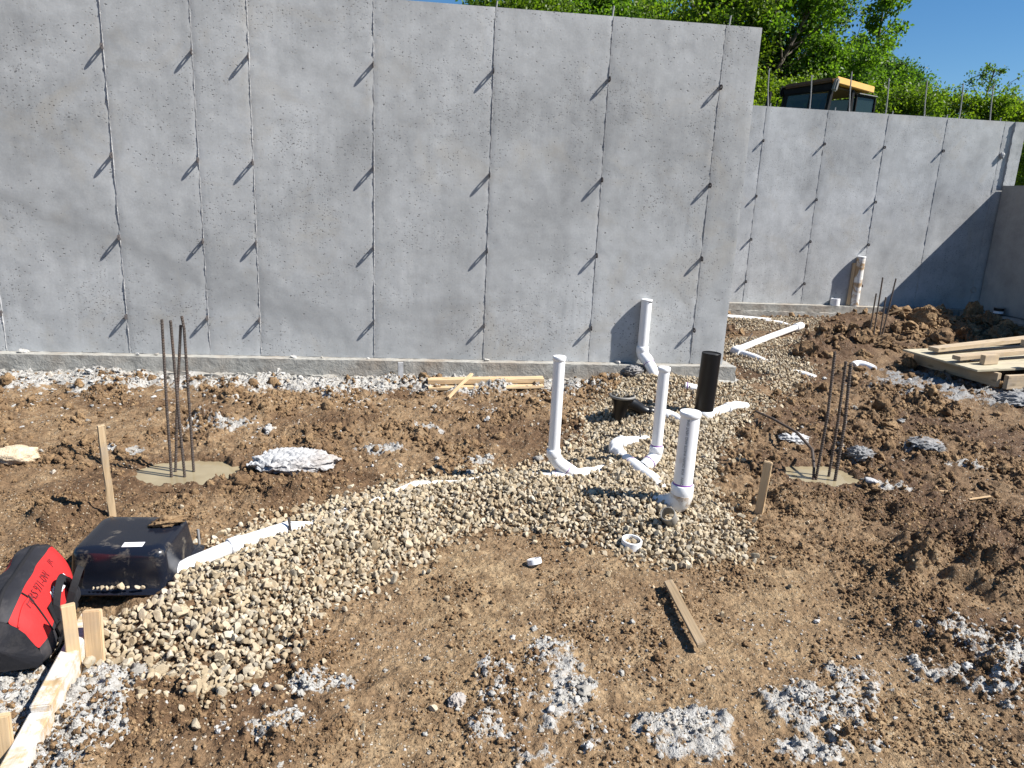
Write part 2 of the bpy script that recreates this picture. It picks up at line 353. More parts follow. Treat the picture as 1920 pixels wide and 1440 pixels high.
def tube_vf(P, rad, n=10, cap=True):
    if not hasattr(rad, '__len__'): rad = [rad]*len(P)
    V = []; F = []
    for (c, a, b_), q in zip(frames(P), rad):
        for j in range(n):
            t = 2*math.pi*j/n; V.append(c+a*(math.cos(t)*q)+b_*(math.sin(t)*q))
    for i in range(len(P)-1):
        for j in range(n):
            F.append((i*n+j, i*n+(j+1) % n, (i+1)*n+(j+1) % n, (i+1)*n+j))
    if cap:
        F.append(tuple(reversed(range(n)))); F.append(tuple(range((len(P)-1)*n, len(P)*n)))
    return V, F
def tube(name, P, rad, mt, parent=None, n=20, cap=True, smooth=True):
    V, F = tube_vf(P, rad, n, cap); me = bpy.data.meshes.new(name); me.from_pydata([tuple(v) for v in V], [], F)
    o = link(name, me, mt, parent, smooth)
    if smooth and cap:
        for q in me.polygons:
            if len(q.vertices) > 4: q.use_smooth = False
        for e in me.edges: pass
        me.set_sharp_from_angle(angle=R(50))
    return o
def hollow(name, a, b_, ro, ri, mt, parent=None, n=32):
    a = Vector(a); b_ = Vector(b_); d = (b_-a).normalized(); e = (ro-ri)*.25
    prof = [(0, ri), (0, ro-e), (e, ro), (1, ro), (1, ri)]
    P = [a, a, a+d*e, b_-d*e, b_, b_, a]; Rr = [ri, ro-e, ro, ro, ro-e, ri, ri]
    q = d.to_track_quat('Z', 'Y'); X = q @ Vector((1, 0, 0)); Y = q @ Vector((0, 1, 0)); V = []; F = []
    for c, rr in zip(P[:-1], Rr[:-1]):
        for j in range(n):
            t = 2*math.pi*j/n; V.append(c+X*math.cos(t)*rr+Y*math.sin(t)*rr)
    K = len(P)-1
    for i in range(K):
        for j in range(n): F.append((i*n+j, i*n+(j+1) % n, ((i+1) % K)*n+(j+1) % n, ((i+1) % K)*n+j))
    me = bpy.data.meshes.new(name); me.from_pydata([tuple(v) for v in V], [], F); o = link(name, me, mt, parent)
    me.set_sharp_from_angle(angle=R(40)); return o
def arc(p0, d0, p1, d1, n=8):      # smooth bend between two rays
    p0, d0, p1, d1 = map(Vector, (p0, d0, p1, d1)); k = (p1-p0).length*.4; out = []
    a = p0+d0.normalized()*k; b_ = p1-d1.normalized()*k
    for i in range(n+1):
        t = i/n; out.append(p0*(1-t)**3+a*3*t*(1-t)**2+b_*3*t*t*(1-t)+p1*t**3)
    return out

# ---------------------------------------------------------------- terrain height
GPOLY = np.array([(-.60,-3.84),(-.42,-3.88),(-.2,-4.02),(-.05,-3.80),(.05,-3.52),(.28,-3.26),(.48,-3.0),(.70,-2.84),(1.07,-2.92),(1.33,-3.1),(1.58,-3.24),(1.84,-3.17),
 (2.0,-2.9),(2.0,-2.58),(2.1,-2.2),(2.26,-1.85),(2.72,-1.18),(3.09,-.76),(3.8,.0),(4.35,.75),(4.5,1.35),(5.3,2.6),(5.9,3.4),(5.7,3.95),(3.2,3.95),(3.2,3.3),(4.5,3.2),(4.4,2.6),(3.5,1.6),(3.45,.9),(3.3,.15),(3.0,-.1),
 (2.5,-.08),(2.15,-.12),(1.95,-.35),(1.72,-.72),(1.58,-.95),(1.5,-1.33),(1.45,-1.6),(1.2,-1.95),(1.0,-2.05),(.69,-2.1),(.34,-2.22),(-.05,-2.52),(-.41,-2.88),(-.6,-3.14),(-.86,-3.40),(-.80,-3.75)])
MUDHOLES = [(4.62, 2.50, .50, .28), (3.42, .45, .16, .55), (3.3, -.30, .2, .16)]
def poly_sd(x, y, P=GPOLY):
    d = np.full(np.shape(x), 1e9); ins = np.zeros(np.shape(x), bool)
    for (ax, ay), (bx, by) in zip(P, np.roll(P, -1, 0)):
        ex, ey = bx-ax, by-ay; wx, wy = x-ax, y-ay
        t = np.clip((wx*ex+wy*ey)/(ex*ex+ey*ey), 0, 1)
        d = np.minimum(d, (wx-ex*t)**2+(wy-ey*t)**2)
        c = ((ay <= y) & (by > y)) | ((by <= y) & (ay > y))
        if abs(by-ay) > 1e-9: ins ^= c & (x < ax+ex*(y-ay)/(by-ay))
    d = np.sqrt(d); return np.where(ins, d, -d)
# x, y, rx, ry, height, grey
SPILLS = [(.78,-4.06,.20,.24,.030,0),(.86,-3.85,.13,.12,.02,0),(1.27,-4.22,.22,.14,.035,0),(1.69,-4.16,.21,.13,.045,0),(1.88,-4.04,.14,.08,.03,0),(2.36,-4.02,.25,.16,.045,0),(2.48,-3.84,.20,.12,.04,0),(1.48,-4.32,.3,.06,.01,0),(-.60,-4.12,.17,.32,.05,0),(-.52,-3.92,.10,.11,.03,0),
 (-.86,-4.05,.18,.30,.04,0),(3.79,-1.68,.14,.12,.05,.75),(3.17,-1.93,.08,.09,.06,.9),(2.97,-1.53,.10,.09,.03,.2),(.18,-1.70,.15,.09,.02,.3),(.74,-1.90,.10,.09,.02,.1),(4.72,-.30,.24,.13,.02,.1),(5.4,-.35,.5,.28,.07,.65),(6.0,-.25,.4,.25,.08,.7),
 (5.0,.1,.45,.35,.06,.75),(5.6,.3,.8,.5,.03,.8),(.45,-1.25,.1,.08,.01,.2),(-1.35,-1.75,.16,.06,.01,.2),(-.9,-1.25,.4,.12,.008,.1),(.10,-3.95,.12,.05,.01,0),(-.03,-4.15,.12,.08,.012,.0),(3.1,-2.35,.14,.06,.015,.2),(3.9,-2.0,.2,.07,.01,.3),(5.7,-1.0,.3,.1,.01,.3)]
CLUMPS = [(2.57,-3.40,.13,.10,.085),(3.06,-3.02,.36,.16,.11),(2.83,-3.31,.18,.16,.12),(2.66,-2.59,.42,.12,.035),(2.98,-3.45,.16,.2,.095),(-.28,-2.38,.16,.10,.085),(-1.25,-2.66,.20,.12,.08),(3.6,.14,.3,.3,.08),(-.07,-1.3,.25,.3,.04),(4.3,1.6,.6,.5,.10),(5.0,1.9,.6,.5,.12),(4.6,-.55,.35,.2,.07),
 (3.9,-.4,.3,.25,.05),(1.75,-2.05,.0001,.0001,0),(2.25,-2.55,.18,.15,.04),(.15,-3.92,.15,.07,-.03),(-.12,-3.95,.1,.07,.02),(-1.7,-2.3,.4,.15,.04),(-1.1,-1.0,.5,.2,.03),(4.2,-1.6,.5,.2,.04),(3.4,-2.5,.3,.12,.04),(.35,-3.93,.1,.06,.02)]
PUD = [(-.88,-2.07,.30,.20),(2.82,-2.11,.24,.17),(5.95,2.22,.34,.26),(-.88,-2.36,.07,.035)]
WATER = -.213
def pile(x, y):
    a = np.exp(-(((x-7.3)/1.35)**2+((y-3.15)/.62)**2)*1.1)*.21
    b_ = np.exp(-(((x-6.2)/.6)**2+((y-3.4)/.42)**2))*.07
    c = np.exp(-(((x-5.25)/.6)**2+((y-1.6)/.5)**2))*.12
    return a+b_+c
def fields(x, y):
    gs = poly_sd(x, y)+.05*vn(x*7, y*7, 5)+.03*vn(x*16, y*16, 6)
    comp = sst(-2.6, -3.1, y)*sst(2.45, 2.0, x)*sst(-.1, .35, x)
    rough = .85-.68*comp
    rough = rough*(.72+.6*np.clip(fbm(x*1.7, y*1.7, 2, 31)+.3, 0, 1))
    right = sst(1.8, 3.2, x+.25*(y+2)); rough = rough+.18*right
    pl = pile(x, y); rough = rough+pl*2.2
    conc = np.zeros_like(x); grey = np.zeros_like(x); h = np.zeros_like(x)
    wob = .75*vn(x*6, y*6, 61)+.5*vn(x*15, y*15, 62)+.3*vn(x*34, y*34, 63)
    for cx, cy, rx, ry, hh, gg in SPILLS:
        d = np.sqrt(((x-cx)/rx)**2+((y-cy)/ry)**2)+wob*.9; mm = sst(1.35, .35, d)
        conc = np.maximum(conc, mm*(.70+.6*vn(x*4.5, y*4.5, 68)+.3*vn(x*13, y*13, 69))); grey = np.where(mm > .2, np.maximum(grey, gg*np.ones_like(x)), grey); h = np.maximum(h, .42*hh*sst(1.2, .3, d))
    solid = np.maximum(sst(1.25, .75, np.hypot((x+.58)/.15, (y+4.14)/.36)+.4*vn(x*8, y*8, 64)), sst(1.2, .8, np.hypot((x+.88)/.2, (y+4.05)/.3)))
    conc = np.maximum(conc, solid*.95)
    # spill band under the footing of the near wall
    band = sst(-.62, -.22, y+.22*vn(x*2.2, x*0, 71)+.16*wob)*sst(.2, .1, y)*sst(3.4, 3.1, x)*(1-sst(1.3, 2.2, x)*.6)
    conc = np.maximum(conc, band*.98); hb = band*.055
    scat = sst(.35, .8, fbm(x*5, y*5, 3, 77))*sst(-1.5, -.5, y)*sst(2.0, 1.2, x); conc = np.maximum(conc, .62*scat*sst(.3, 0, y))
    grav = sst(0, .05, gs); conc = conc*(1-grav)
    damp = np.clip(.35*right+.85*sst(-.3, .45, fbm(x*1.1, y*1.1, 3, 41))*(1-comp)+pl*1.5, 0, 1)
    dry = comp*np.clip(.55+fbm(x*2.5, y*2.5, 3, 47), 0, 1)
    return gs, rough, conc, grey, h+hb, damp, dry, grav, comp
def height(x, y, full=False):
    x = np.asarray(x, float); y = np.asarray(y, float)
    gs, rough, conc, grey, hs, damp, dry, grav, comp = fields(x, y)
    z = -.2+.018*fbm(x*1.1, y*1.1, 3, 1)
    wx = x+.03*vn(x*9, y*9, 21); wy = y+.03*vn(x*9+40, y*9, 22)
    w1, r1 = worley(wx*7.5, wy*7.5, 101); c1 = np.clip(1-(w1/.62)**2, 0, 1)*sst(.30, .75, r1)
    w2, r2_ = worley(wx*19, wy*19, 111); c2 = np.clip(1-(w2/.6)**2, 0, 1)*sst(.25, .8, r2_)
    w3, r3 = worley(x*46, y*46, 121); c3 = np.clip(1-(w3/.6)**2, 0, 1)*sst(.3, .9, r3)
    patch = sst(-.35, .45, fbm(x*2.3, y*2.3, 2, 51))
    rg = rough*(1-grav)
    z = z+rg*patch*(.042*c1+.028*c2)+.008*c3*(.35+rg)+(.35+rg)*(.011*fbm(x*17, y*17, 3, 131))
    w4, r4 = worley(x*85, y*85, 125); z = z+.0035*np.clip(1-(w4/.6)**2, 0, 1)*sst(.3, .9, r4)
    z = z+rg*.016*(np.abs(vn(wx*4.5, wy*4.5, 141))*-2+.6)+.0035*fbm(x*55, y*55, 2, 151)
    wob = .5*vn(x*8, y*8, 66)
    for cx, cy, rx, ry, hh in CLUMPS:
        d = np.sqrt(((x-cx)/rx)**2+((y-cy)/ry)**2)+wob; z = z+hh*sst(1.3, .2, d)*(.45+.55*c1+.35*c2)*(1-grav)
    z = z+pile(x, y)
    cb = np.clip(conc*1.4, 0, 1)
    z = z+hs*(.55+.45*cb)+cb*(.010*c2+.010*c3+.006*c1+.006*fbm(x*30, y*30, 3, 171))*(1-grav)
    # gravel mound
    z = z+np.where(gs > 0, .085*sst(0, .38, gs)*(1-.6*sst(.2, 1.0, y))+.02*vn(x*2.2, y*2.2, 91)*sst(0, .3, gs), 0)
    z = z+.09*np.exp(-(((x-2.3)/.45)**2+((y+.30)/.32)**2))-.055*np.exp(-(((x-1.82)/.17)**2+((y+1.30)/.17)**2))-.045*np.exp(-(((x-1.66)/.15)**2+((y+2.87)/.11)**2))-.05*np.exp(-(((x-2.17)/.12)**2+((y+1.36)/.14)**2))-.03*np.exp(-(((x-1.70)/.08)**2+((y+2.56)/.08)**2))
    # hollow under the raised rim of the tub
    z = z-.055*np.exp(-((np.maximum(0, np.abs(x+.74)-.12)/.08)**2+((y+3.50)/.085)**2))
    d = np.full(z.shape, 9.0); wb = .14*vn(x*7, y*7, 95)+.10*vn(x*23, y*23, 96)
    for cx, cy, rx, ry in PUD: d = np.minimum(d, np.sqrt(((x-cx)/rx)**2+((y-cy)/ry)**2)+wb)
    z = np.where((d > 1) & (d < 2), np.maximum(z, WATER+.004+.012*sst(1, 1.25, d)-.03*sst(1.5, 2, d)), z)
    z = z*(1-sst(1.02, .86, d))+(WATER-.02)*sst(1.02, .86, d); pw = sst(1.7, 1, d)
    # grade outside the foundation stands higher
    out = np.maximum(sst(4.31, 4.44, y), sst(8.95, 9.06, x)*sst(-30, -29, y))
    z = z*(1-out)+(.9+.25*fbm(x*.05, y*.05, 2, 3)*sst(30, 80, np.hypot(x, y)))*out
    if full: return z, conc, grey, np.clip(np.maximum(damp, pw*.8), 0, 1), dry*(1-pw), out, grav
    return z
def H(x, y): return float(height(np.array([float(x)]), np.array([float(y)]))[0])

def axis(segs, lo, hi):
    a = []
    for s, e, st in segs: a.append(np.arange(s, e, st))
    a = np.concatenate(a); g1 = a[-1]+np.cumsum(.05*1.35**np.arange(1, 29)); g0 = a[0]-np.cumsum(.05*1.35**np.arange(1, 29))
    return np.concatenate([g0[g0 > lo][::-1], a, g1[g1 < hi]])
X = axis([(-3.3, -1.2, .018), (-1.2, 2.7, .0072), (2.7, 4.5, .0125), (4.5, 9.1, .03)], -600, 600)
Y = axis([(-4.75, -2.6, .0072), (-2.6, -.9, .011), (-.9, .25, .016), (.25, 4.5, .032)], -600, 600)
gx, gy = np.meshgrid(X, Y)
z, conc, grey, damp, dry, out, grav = height(gx, gy, True)
me = grid_mesh('ground', np.stack([gx, gy, z], -1))
for nm, a in (('conc', conc), ('grey', grey), ('damp', damp), ('dry', dry), ('grass', out)):
    at = me.attributes.new(nm, 'FLOAT', 'POINT'); at.data.foreach_set('value', a.ravel().astype(np.float32))
tag(link('ground', me, M['ground']), 'churned brown clay soil of the foundation floor with pale concrete spills', kind='structure')
print('ground quads', len(me.polygons))

# puddles
for i, (cx, cy, rx, ry) in enumerate(PUD[:3]):
    n = 40; me = bpy.data.meshes.new('puddle'); me.from_pydata([(cx+rx*1.5*math.cos(2*math.pi*k/n), cy+ry*1.5*math.sin(2*math.pi*k/n), WATER) for k in range(n)], [], [tuple(range(n))])
    tag(link('puddle', me, M['water'], smooth=False), ['milky brown puddle round the left cluster of four rebars', 'small milky puddle round the three leaning rebars on the right', 'murky puddle at the foot of the far clod heap'][i], kind='structure')
me = bpy.data.meshes.new('puddle'); cx, cy, rx, ry = PUD[3]
me.from_pydata([(cx+rx*1.2*math.cos(2*math.pi*k/24), cy+ry*1.2*math.sin(2*math.pi*k/24), WATER) for k in range(24)], [], [tuple(range(24))])
tag(link('puddle', me, M['water'], smooth=False), 'tiny puddle in front of the left rebar puddle', kind='structure')

# ---------------------------------------------------------------- scatter by geometry nodes
def scatter(name, pts, rot, scl, protos, idx, mt):
    me = bpy.data.meshes.new(name); me.vertices.add(len(pts)); me.vertices.foreach_set('co', np.asarray(pts, np.float32).ravel())
    for nm, ty, a in (('rot', 'FLOAT_VECTOR', rot), ('scl', 'FLOAT_VECTOR', scl)):
        at = me.attributes.new(nm, ty, 'POINT'); at.data.foreach_set('vector', np.asarray(a, np.float32).ravel())
    at = me.attributes.new('idx', 'INT', 'POINT'); at.data.foreach_set('value', np.asarray(idx, np.int32))
    o = bpy.data.objects.new(name, me); COL.objects.link(o); me.materials.append(mt)
    pc = bpy.data.collections.new(name+'_shapes')
    for p in protos: pc.objects.link(p)
    ng = bpy.data.node_groups.new(name, 'GeometryNodeTree')
    ng.interface.new_socket('Geometry', in_out='INPUT', socket_type='NodeSocketGeometry')
    ng.interface.new_socket('Geometry', in_out='OUTPUT', socket_type='NodeSocketGeometry')
    gi = ng.nodes.new('NodeGroupInput'); go = ng.nodes.new('NodeGroupOutput'); ip = ng.nodes.new('GeometryNodeInstanceOnPoints')
    ci = ng.nodes.new('GeometryNodeCollectionInfo'); ci.inputs['Collection'].default_value = pc
    ci.inputs['Separate Children'].default_value = True; ci.inputs['Reset Children'].default_value = True
    ip.inputs['Pick Instance'].default_value = True
    def na(n, t):
        a = ng.nodes.new('GeometryNodeInputNamedAttribute'); a.data_type = t; a.inputs['Name'].default_value = n; return a.outputs['Attribute']
    er = ng.nodes.new('FunctionNodeEulerToRotation')
    ng.links.new(na('rot', 'FLOAT_VECTOR'), er.inputs[0]); ng.links.new(er.outputs[0], ip.inputs['Rotation'])
    ng.links.new(na('scl', 'FLOAT_VECTOR'), ip.inputs['Scale']); ng.links.new(na('idx', 'INT'), ip.inputs['Instance Index'])
    ng.links.new(gi.outputs[0], ip.inputs['Points']); ng.links.new(ci.outputs[0], ip.inputs['Instance']); ng.links.new(ip.outputs[0], go.inputs[0])
    md = o.modifiers.new('scatter', 'NODES'); md.node_group = ng
    o['kind'] = 'stuff'; return o
def ico(sub):
    bm = bmesh.new(); bmesh.ops.create_icosphere(bm, subdivisions=sub, radius=1); me = bpy.data.meshes.new('t'); bm.to_mesh(me); bm.free()
    V = np.array([v.co[:] for v in me.vertices]); F = np.array([p.vertices[:] for p in me.polygons]); bpy.data.meshes.remove(me); return V, F
IC2 = ico(2); IC3 = ico(3); IC4 = ico(4)
def rock_mesh(name, mt, rs, base=IC3, cuts=11, lo=.62, hi=.92, sq=(1, 1, 1), bumpy=.02, smooth=True):
    V = base[0].copy(); d = rs.normal(size=(cuts, 3)); d /= np.linalg.norm(d, axis=1)[:, None]
    for n in d:
        k = rs.uniform(lo, hi); s = V@n; m = s > k; V[m] -= np.outer(s[m]-k, n)*.93
    V += bumpy*np.stack([fbm(V[:, 0]*3+9*i, V[:, 1]*3+V[:, 2]*2.3, 3, 5+i) for i in range(3)], 1)
    V *= np.array(sq); me = npmesh(name, V, base[1]); me.materials.append(mt)
    me.polygons.foreach_set('use_smooth', [smooth]*len(me.polygons)); return me
def clod_mesh(name, mt, rs, base=IC3, amp=.28, sq=(1, 1, .7)):
    V = base[0].copy(); s = rs.uniform(0, 50)
    a = fbm(V[:, 0]*1.4+s, V[:, 1]*1.4+V[:, 2]*1.9, 3, 3); b_ = fbm(V[:, 2]*2.6+s, V[:, 0]*2.6-V[:, 1]*2.1, 3, 9)
    w_, _r = worley(V[:, 0]*2.2+s+V[:, 2], V[:, 1]*2.2+V[:, 2]*1.3, 8)
    rr = 1+amp*(a+.6*b_)-amp*.8*(w_-.4); V = V*rr[:, None]*np.array(sq)
    me = npmesh(name, V, base[1]); me.materials.append(mt); me.polygons.foreach_set('use_smooth', [True]*len(me.polygons)); return me
def protos(meshes): return [bpy.data.objects.new(m.name, m) for m in meshes]
rs = np.random.RandomState(3)
stone_me = [rock_mesh('stone_shape', M['stone'], rs, IC3, rs.randint(6, 10), .34, .72, (1, rs.uniform(.7, .95), rs.uniform(.55, .85)), .03) for _ in range(14)]
for m_ in stone_me: m_.set_sharp_from_angle(angle=R(24))
clod_me = [clod_mesh('clod_shape', M['clod'], rs, IC3, .38, (1, rs.uniform(.7, 1), rs.uniform(.5, .8))) for _ in range(8)]
chip_me = [rock_mesh('chip_shape', M['chip'], rs, IC2, 10, .45, .8, (1, rs.uniform(.6, .9), rs.uniform(.16, .4)), .06, False) for _ in range(8)]

nod_me = [clod_mesh('nodule_shape', M['chip'], rs, IC3, .42, (1, rs.uniform(.7, 1), rs.uniform(.5, .8))) for _ in range(6)]
# gravel bed: two courses over the mound plus strays round its edge
def jgrid(x0, x1, y0, y1, s, rs):
    a, b_ = np.meshgrid(np.arange(x0, x1, s), np.arange(y0, y1, s)); a = a.ravel()+rs.uniform(-.5, .5, a.size)*s; b_ = b_.ravel()+rs.uniform(-.5, .5, b_.size)*s
    return a, b_
P_ = []; S_ = []
for course, (sp, zo) in enumerate(((.0195, .0), (.0245, .012))):
    for (x0, x1, y0, y1, k) in ((-1.0, 6.1, -4.15, -1.0, 1.0), (1.2, 6.1, -1.0, 4.0, 1.35)):
        a, b_ = jgrid(x0, x1, y0, y1, sp*k, rs); sd = poly_sd(a, b_)+.05*vn(a*7, b_*7, 5)+.03*vn(a*16, b_*16, 6)
        dens = vn(a*2.3, b_*2.3, 19)
        keep = (sd > .015) | ((sd > -.05) & (rs.rand(a.size) < .42)) | ((sd > -.13) & (rs.rand(a.size) < .06)) | ((sd > -.45) & (rs.rand(a.size) < .006))
        # thin cover with mud showing through on the far part and along the right flank
        thin = sst(.3, 1.2, b_)*.45+sst(-.1, .3, dens)*.12*(sd < .15)
        keep &= rs.rand(a.size) > thin
        keep &= ~((np.abs(a+.72) < .2) & (b_ > -3.55) & (b_ < -3.07))
        for hx, hy, ux, uy in MUDHOLES: keep &= (np.hypot((a-hx)/ux, (b_-hy)/uy)+.5*vn(a*6, b_*6, 8) > 1) | (rs.rand(a.size) < .05)
        keep &= ~((b_ > -.13) & (a < 3.15))
        a, b_ = a[keep], b_[keep]; s = np.clip(rs.lognormal(math.log(.0122), .30, a.size), .006, .024)
        z_ = height(a, b_)+s*.35+zo*sst(0, .1, sd[keep])+rs.uniform(-.004, .006, a.size)
        P_.append(np.stack([a, b_, z_], 1)); S_.append(s)
P_ = np.concatenate(P_); S_ = np.concatenate(S_); n = len(P_); print('gravel', n)
tag(scatter('gravel', P_, rs.uniform(-3.14, 3.14, (n, 3)), S_[:, None]*rs.uniform(.85, 1.2, (n, 3)), protos(stone_me), rs.randint(0, 14, n), M['stone']),
    'bed of tan crushed gravel winding along the drain pipes')
# mud crumbs and clods
P_ = []; S_ = []
def add_crumbs(cnt, x0, x1, y0, y1, mu, sg, hi, need):
    a = rs.uniform(x0, x1, cnt); b_ = rs.uniform(y0, y1, cnt); gs, rough, conc_, *_q = fields(a, b_)
    pr = np.clip(rough*need*(.12+1.4*sst(-.1, .45, fbm(a*2.3, b_*2.3, 2, 51))), 0, 1)*(gs < .03); k = rs.rand(cnt) < pr
    for cx, cy, rx, ry in PUD: k &= np.hypot((a-cx)/rx, (b_-cy)/ry) > 1.05
    k &= ~((b_ > -.14) & (a < 3.2))
    a, b_ = a[k], b_[k]; s = np.clip(rs.lognormal(math.log(mu), sg, a.size), mu*.35, hi); P_.append(np.stack([a, b_, height(a, b_)+s*.12], 1)); S_.append(s)
add_crumbs(170000, -1.7, 3.6, -4.6, -2.4, .0030, .55, .016, 2.6)
add_crumbs(60000, -3.2, 5.0, -2.4, -.1, .0060, .62, .055, .8)
add_crumbs(3500, -3.2, 9, -2.9, 4, .016, .4, .05, .45)
add_crumbs(9000, 3.2, 9, -2.0, 4.1, .012, .6, .06, .9)
P_ = np.concatenate(P_); S_ = np.concatenate(S_); n = len(P_); print('crumbs', n)
tag(scatter('soil_crumbs', P_, rs.uniform(-3.14, 3.14, (n, 3)), S_[:, None]*rs.uniform(.8, 1.25, (n, 3)), protos(clod_me), rs.randint(0, 8, n), M['clod']),
    'loose crumbs and clods of brown clay over the ground')
# pale crumbs on the concrete spills and grit everywhere
P_ = []; S_ = []
for cnt, (x0, x1, y0, y1), mu in ((120000, (-1.1, 2.9, -4.6, -3.6), .0034), (52000, (-3.2, 3.3, -.9, -.12), .0080), (13000, (2.8, 6.6, -2.3, .7), .009), (24000, (-3.2, 2.0, -2.2, -.6), .0065)):
    a = rs.uniform(x0, x1, cnt); b_ = rs.uniform(y0, y1, cnt); gs, rough, conc_, *_q = fields(a, b_)
    k = (rs.rand(cnt) < .30*np.clip(conc_, 0, 1)**1.5*(.25+1.3*sst(-.15, .3, fbm(a*8, b_*8, 2, 88)))+.015) & (gs < .02); a, b_ = a[k], b_[k]; s = np.clip(rs.lognormal(math.log(mu), .5, a.size), .002, .035)
    P_.append(np.stack([a, b_, height(a, b_)+s*.15], 1)); S_.append(s)
P_ = np.concatenate(P_); S_ = np.concatenate(S_); n = len(P_); print('chips', n)
rt = np.stack([rs.normal(0, .35, n), rs.normal(0, .35, n), rs.uniform(-3.14, 3.14, n)], 1)
tag(scatter('concrete_crumbs', P_, rt, S_[:, None]*rs.uniform(.75, 1.3, (n, 3)), protos(chip_me+nod_me), np.where(P_[:, 1] > -1.0, rs.randint(0, 9, n), rs.randint(7, 14, n)), M['chip']),
    'pale concrete chips and crumbs over the spills and along the footing')
# small loose pebbles trodden over the ground
cnt = 9000; a = rs.uniform(-1.6, 3.4, cnt); b_ = rs.uniform(-4.6, -2.0, cnt); k = (poly_sd(a, b_) < -.05) & (rs.rand(cnt) < .55); a, b_ = a[k], b_[k]
s = np.clip(rs.lognormal(math.log(.0030), .45, a.size), .0015, .012); n = len(a)
tag(scatter('grit', np.stack([a, b_, height(a, b_)+s*.2], 1), rs.uniform(-3, 3, (n, 3)), np.repeat(s[:, None], 3, 1), protos([m_.copy() for m_ in stone_me[:6]]), rs.randint(0, 6, n), M['stone']), 'small tan pebbles strewn over the trodden soil')

# ---------------------------------------------------------------- walls
TZ = (2.286, 1.524, .9144, .3048)
def slab(name, x0, x1, z0, z1, y, thick, mt, parent, seed, off=0, dx=.02):
    """one form panel's face with gentle dents, closed into a box going back by thick"""
    nx = max(3, int((x1-x0)/dx)); nz = int((z1-z0)/dx); xs = np.linspace(x0, x1, nx); zs = np.linspace(z0, z1, nz); a, b_ = np.meshgrid(xs, zs)
    d = .0016*fbm(a*2.2+seed, b_*2.2, 3, seed)+.0010*fbm(a*9+seed, b_*9, 3, seed+4)
    rr = np.random.RandomState(seed)
    for tz in TZ[:]:
        for xx in (x0, x1): d += .0026*np.exp(-(((a-xx)/.07)**2+((b_-tz)/.09)**2))*rr.uniform(-.3, 1)
    for _ in range(int(7*(x1-x0)+2)):
        q = rr.uniform(x0, x1); w_ = rr.uniform(z0, z1); s = rr.uniform(.015, .05); d += rr.choice([-1, 1])*rr.uniform(.0008, .0022)*np.exp(-(((a-q)/s)**2+((b_-w_)/s)**2))
    e = np.minimum(a-x0, x1-a); d += .002*np.exp(-(e/.012)**2)
    P = np.stack([a, np.full_like(a, y+off)+d, b_], -1)
    V = P.reshape(-1, 3).tolist(); i = np.arange(nx*nz).reshape(nz, nx); F = np.stack([i[:-1, :-1], i[:-1, 1:], i[1:, 1:], i[1:, :-1]], -1).reshape(-1, 4).tolist()
    ring = list(i[0, :])+list(i[1:, -1])+list(i[-1, :-1][::-1])+list(i[1:-1, 0][::-1]); k = len(V)
    for j in ring: V.append([V[j][0], y+thick, V[j][2]])
    m_ = len(ring)
    for j in range(m_): F.append([int(ring[(j+1) % m_]), int(ring[j]), k+j, k+(j+1) % m_])
    F.append([k+j for j in range(m_)])
    me = bpy.data.meshes.new(name); me.from_pydata(V, [], F); o = link(name, me, mt, parent); me.set_sharp_from_angle(angle=R(40)); return o
def fin(x, z0, z1, y, mt, parent, seed, amp=.0058):
    rr = np.random.RandomState(seed); st = .011; n = int((z1-z0)/st); V = []; F = []
    env = np.clip(.30+1.3*vn(np.arange(n)*.12, np.full(n, seed*1.3), seed)+.5*vn(np.arange(n)*.4, np.full(n, seed*2.3), seed), -.6, 1.2)
    for i in range(n):
        zz = z0+i*st; a = amp*env[i]*((.2+.8*rr.rand()) if env[i] > 0 else 1)+.0004; wv = .0022+.0025*rr.rand(); sx = .0006*math.sin(i*.31+seed)+rr.uniform(-.0007, .0007)
        V += [(x+sx-wv, y+.006, zz), (x+sx-wv*.4, y-a*.9, zz), (x+sx+wv*.4, y-a, zz), (x+sx+wv, y+.006, zz)]
    for i in range(n-1):
        for j in range(3): F.append((i*4+j, i*4+j+1, i*4+j+5, i*4+j+4))
    me = bpy.data.meshes.new('seam_ridge'); me.from_pydata(V, [], F); return link('seam_ridge', me, mt, parent, False)
def tie_mesh():
    """flat steel tie end standing out of the wall: a rounded plate with a long slot, in the y-z plane"""
    Lq, Hh, n = .058, .0205, 8; outer = []; inner = []
    def stad(l0, l1, h, k):
        p = []
        for i in range(k+1): t = math.pi/2+math.pi*i/k; p.append((l1+h*math.cos(t), h*math.sin(t)))
        for i in range(k+1): t = -math.pi/2+math.pi*i/k; p.append((l0+h*math.cos(t), h*math.sin(t)))
        return p
    outer = stad(0, -Lq+Hh, Hh, n); inner = stad(-.027, -Lq+Hh*1.35, Hh*.34, n); K = len(outer); V = []; F = []
    for sx in (-.0018, .0018):
        V += [(sx, a, b_) for a, b_ in outer]; V += [(sx, a, b_) for a, b_ in inner]
    for i in range(K):
        j = (i+1) % K
        F += [(i, j, K+j, K+i), (2*K+i, 3*K+i, 3*K+j, 2*K+j), (i, 2*K+i, 2*K+j, j), (K+i, K+j, 3*K+j, 3*K+i)]
    me = bpy.data.meshes.new('form_tie'); me.from_pydata(V, [], F); me.materials.append(M['tie']); return me
TIE = tie_mesh()
def tie(x, y, z, parent, seed):
    rr = random.Random(seed); o = link('form_tie', TIE, None, parent, False); o.location = (x, y+.002, z+rr.uniform(-.006, .006))
    o.rotation_euler = (rr.uniform(-.06, .06), 0, rr.uniform(-.05, .05)); o.scale = (1, rr.uniform(.9, 1.06), 1); return o
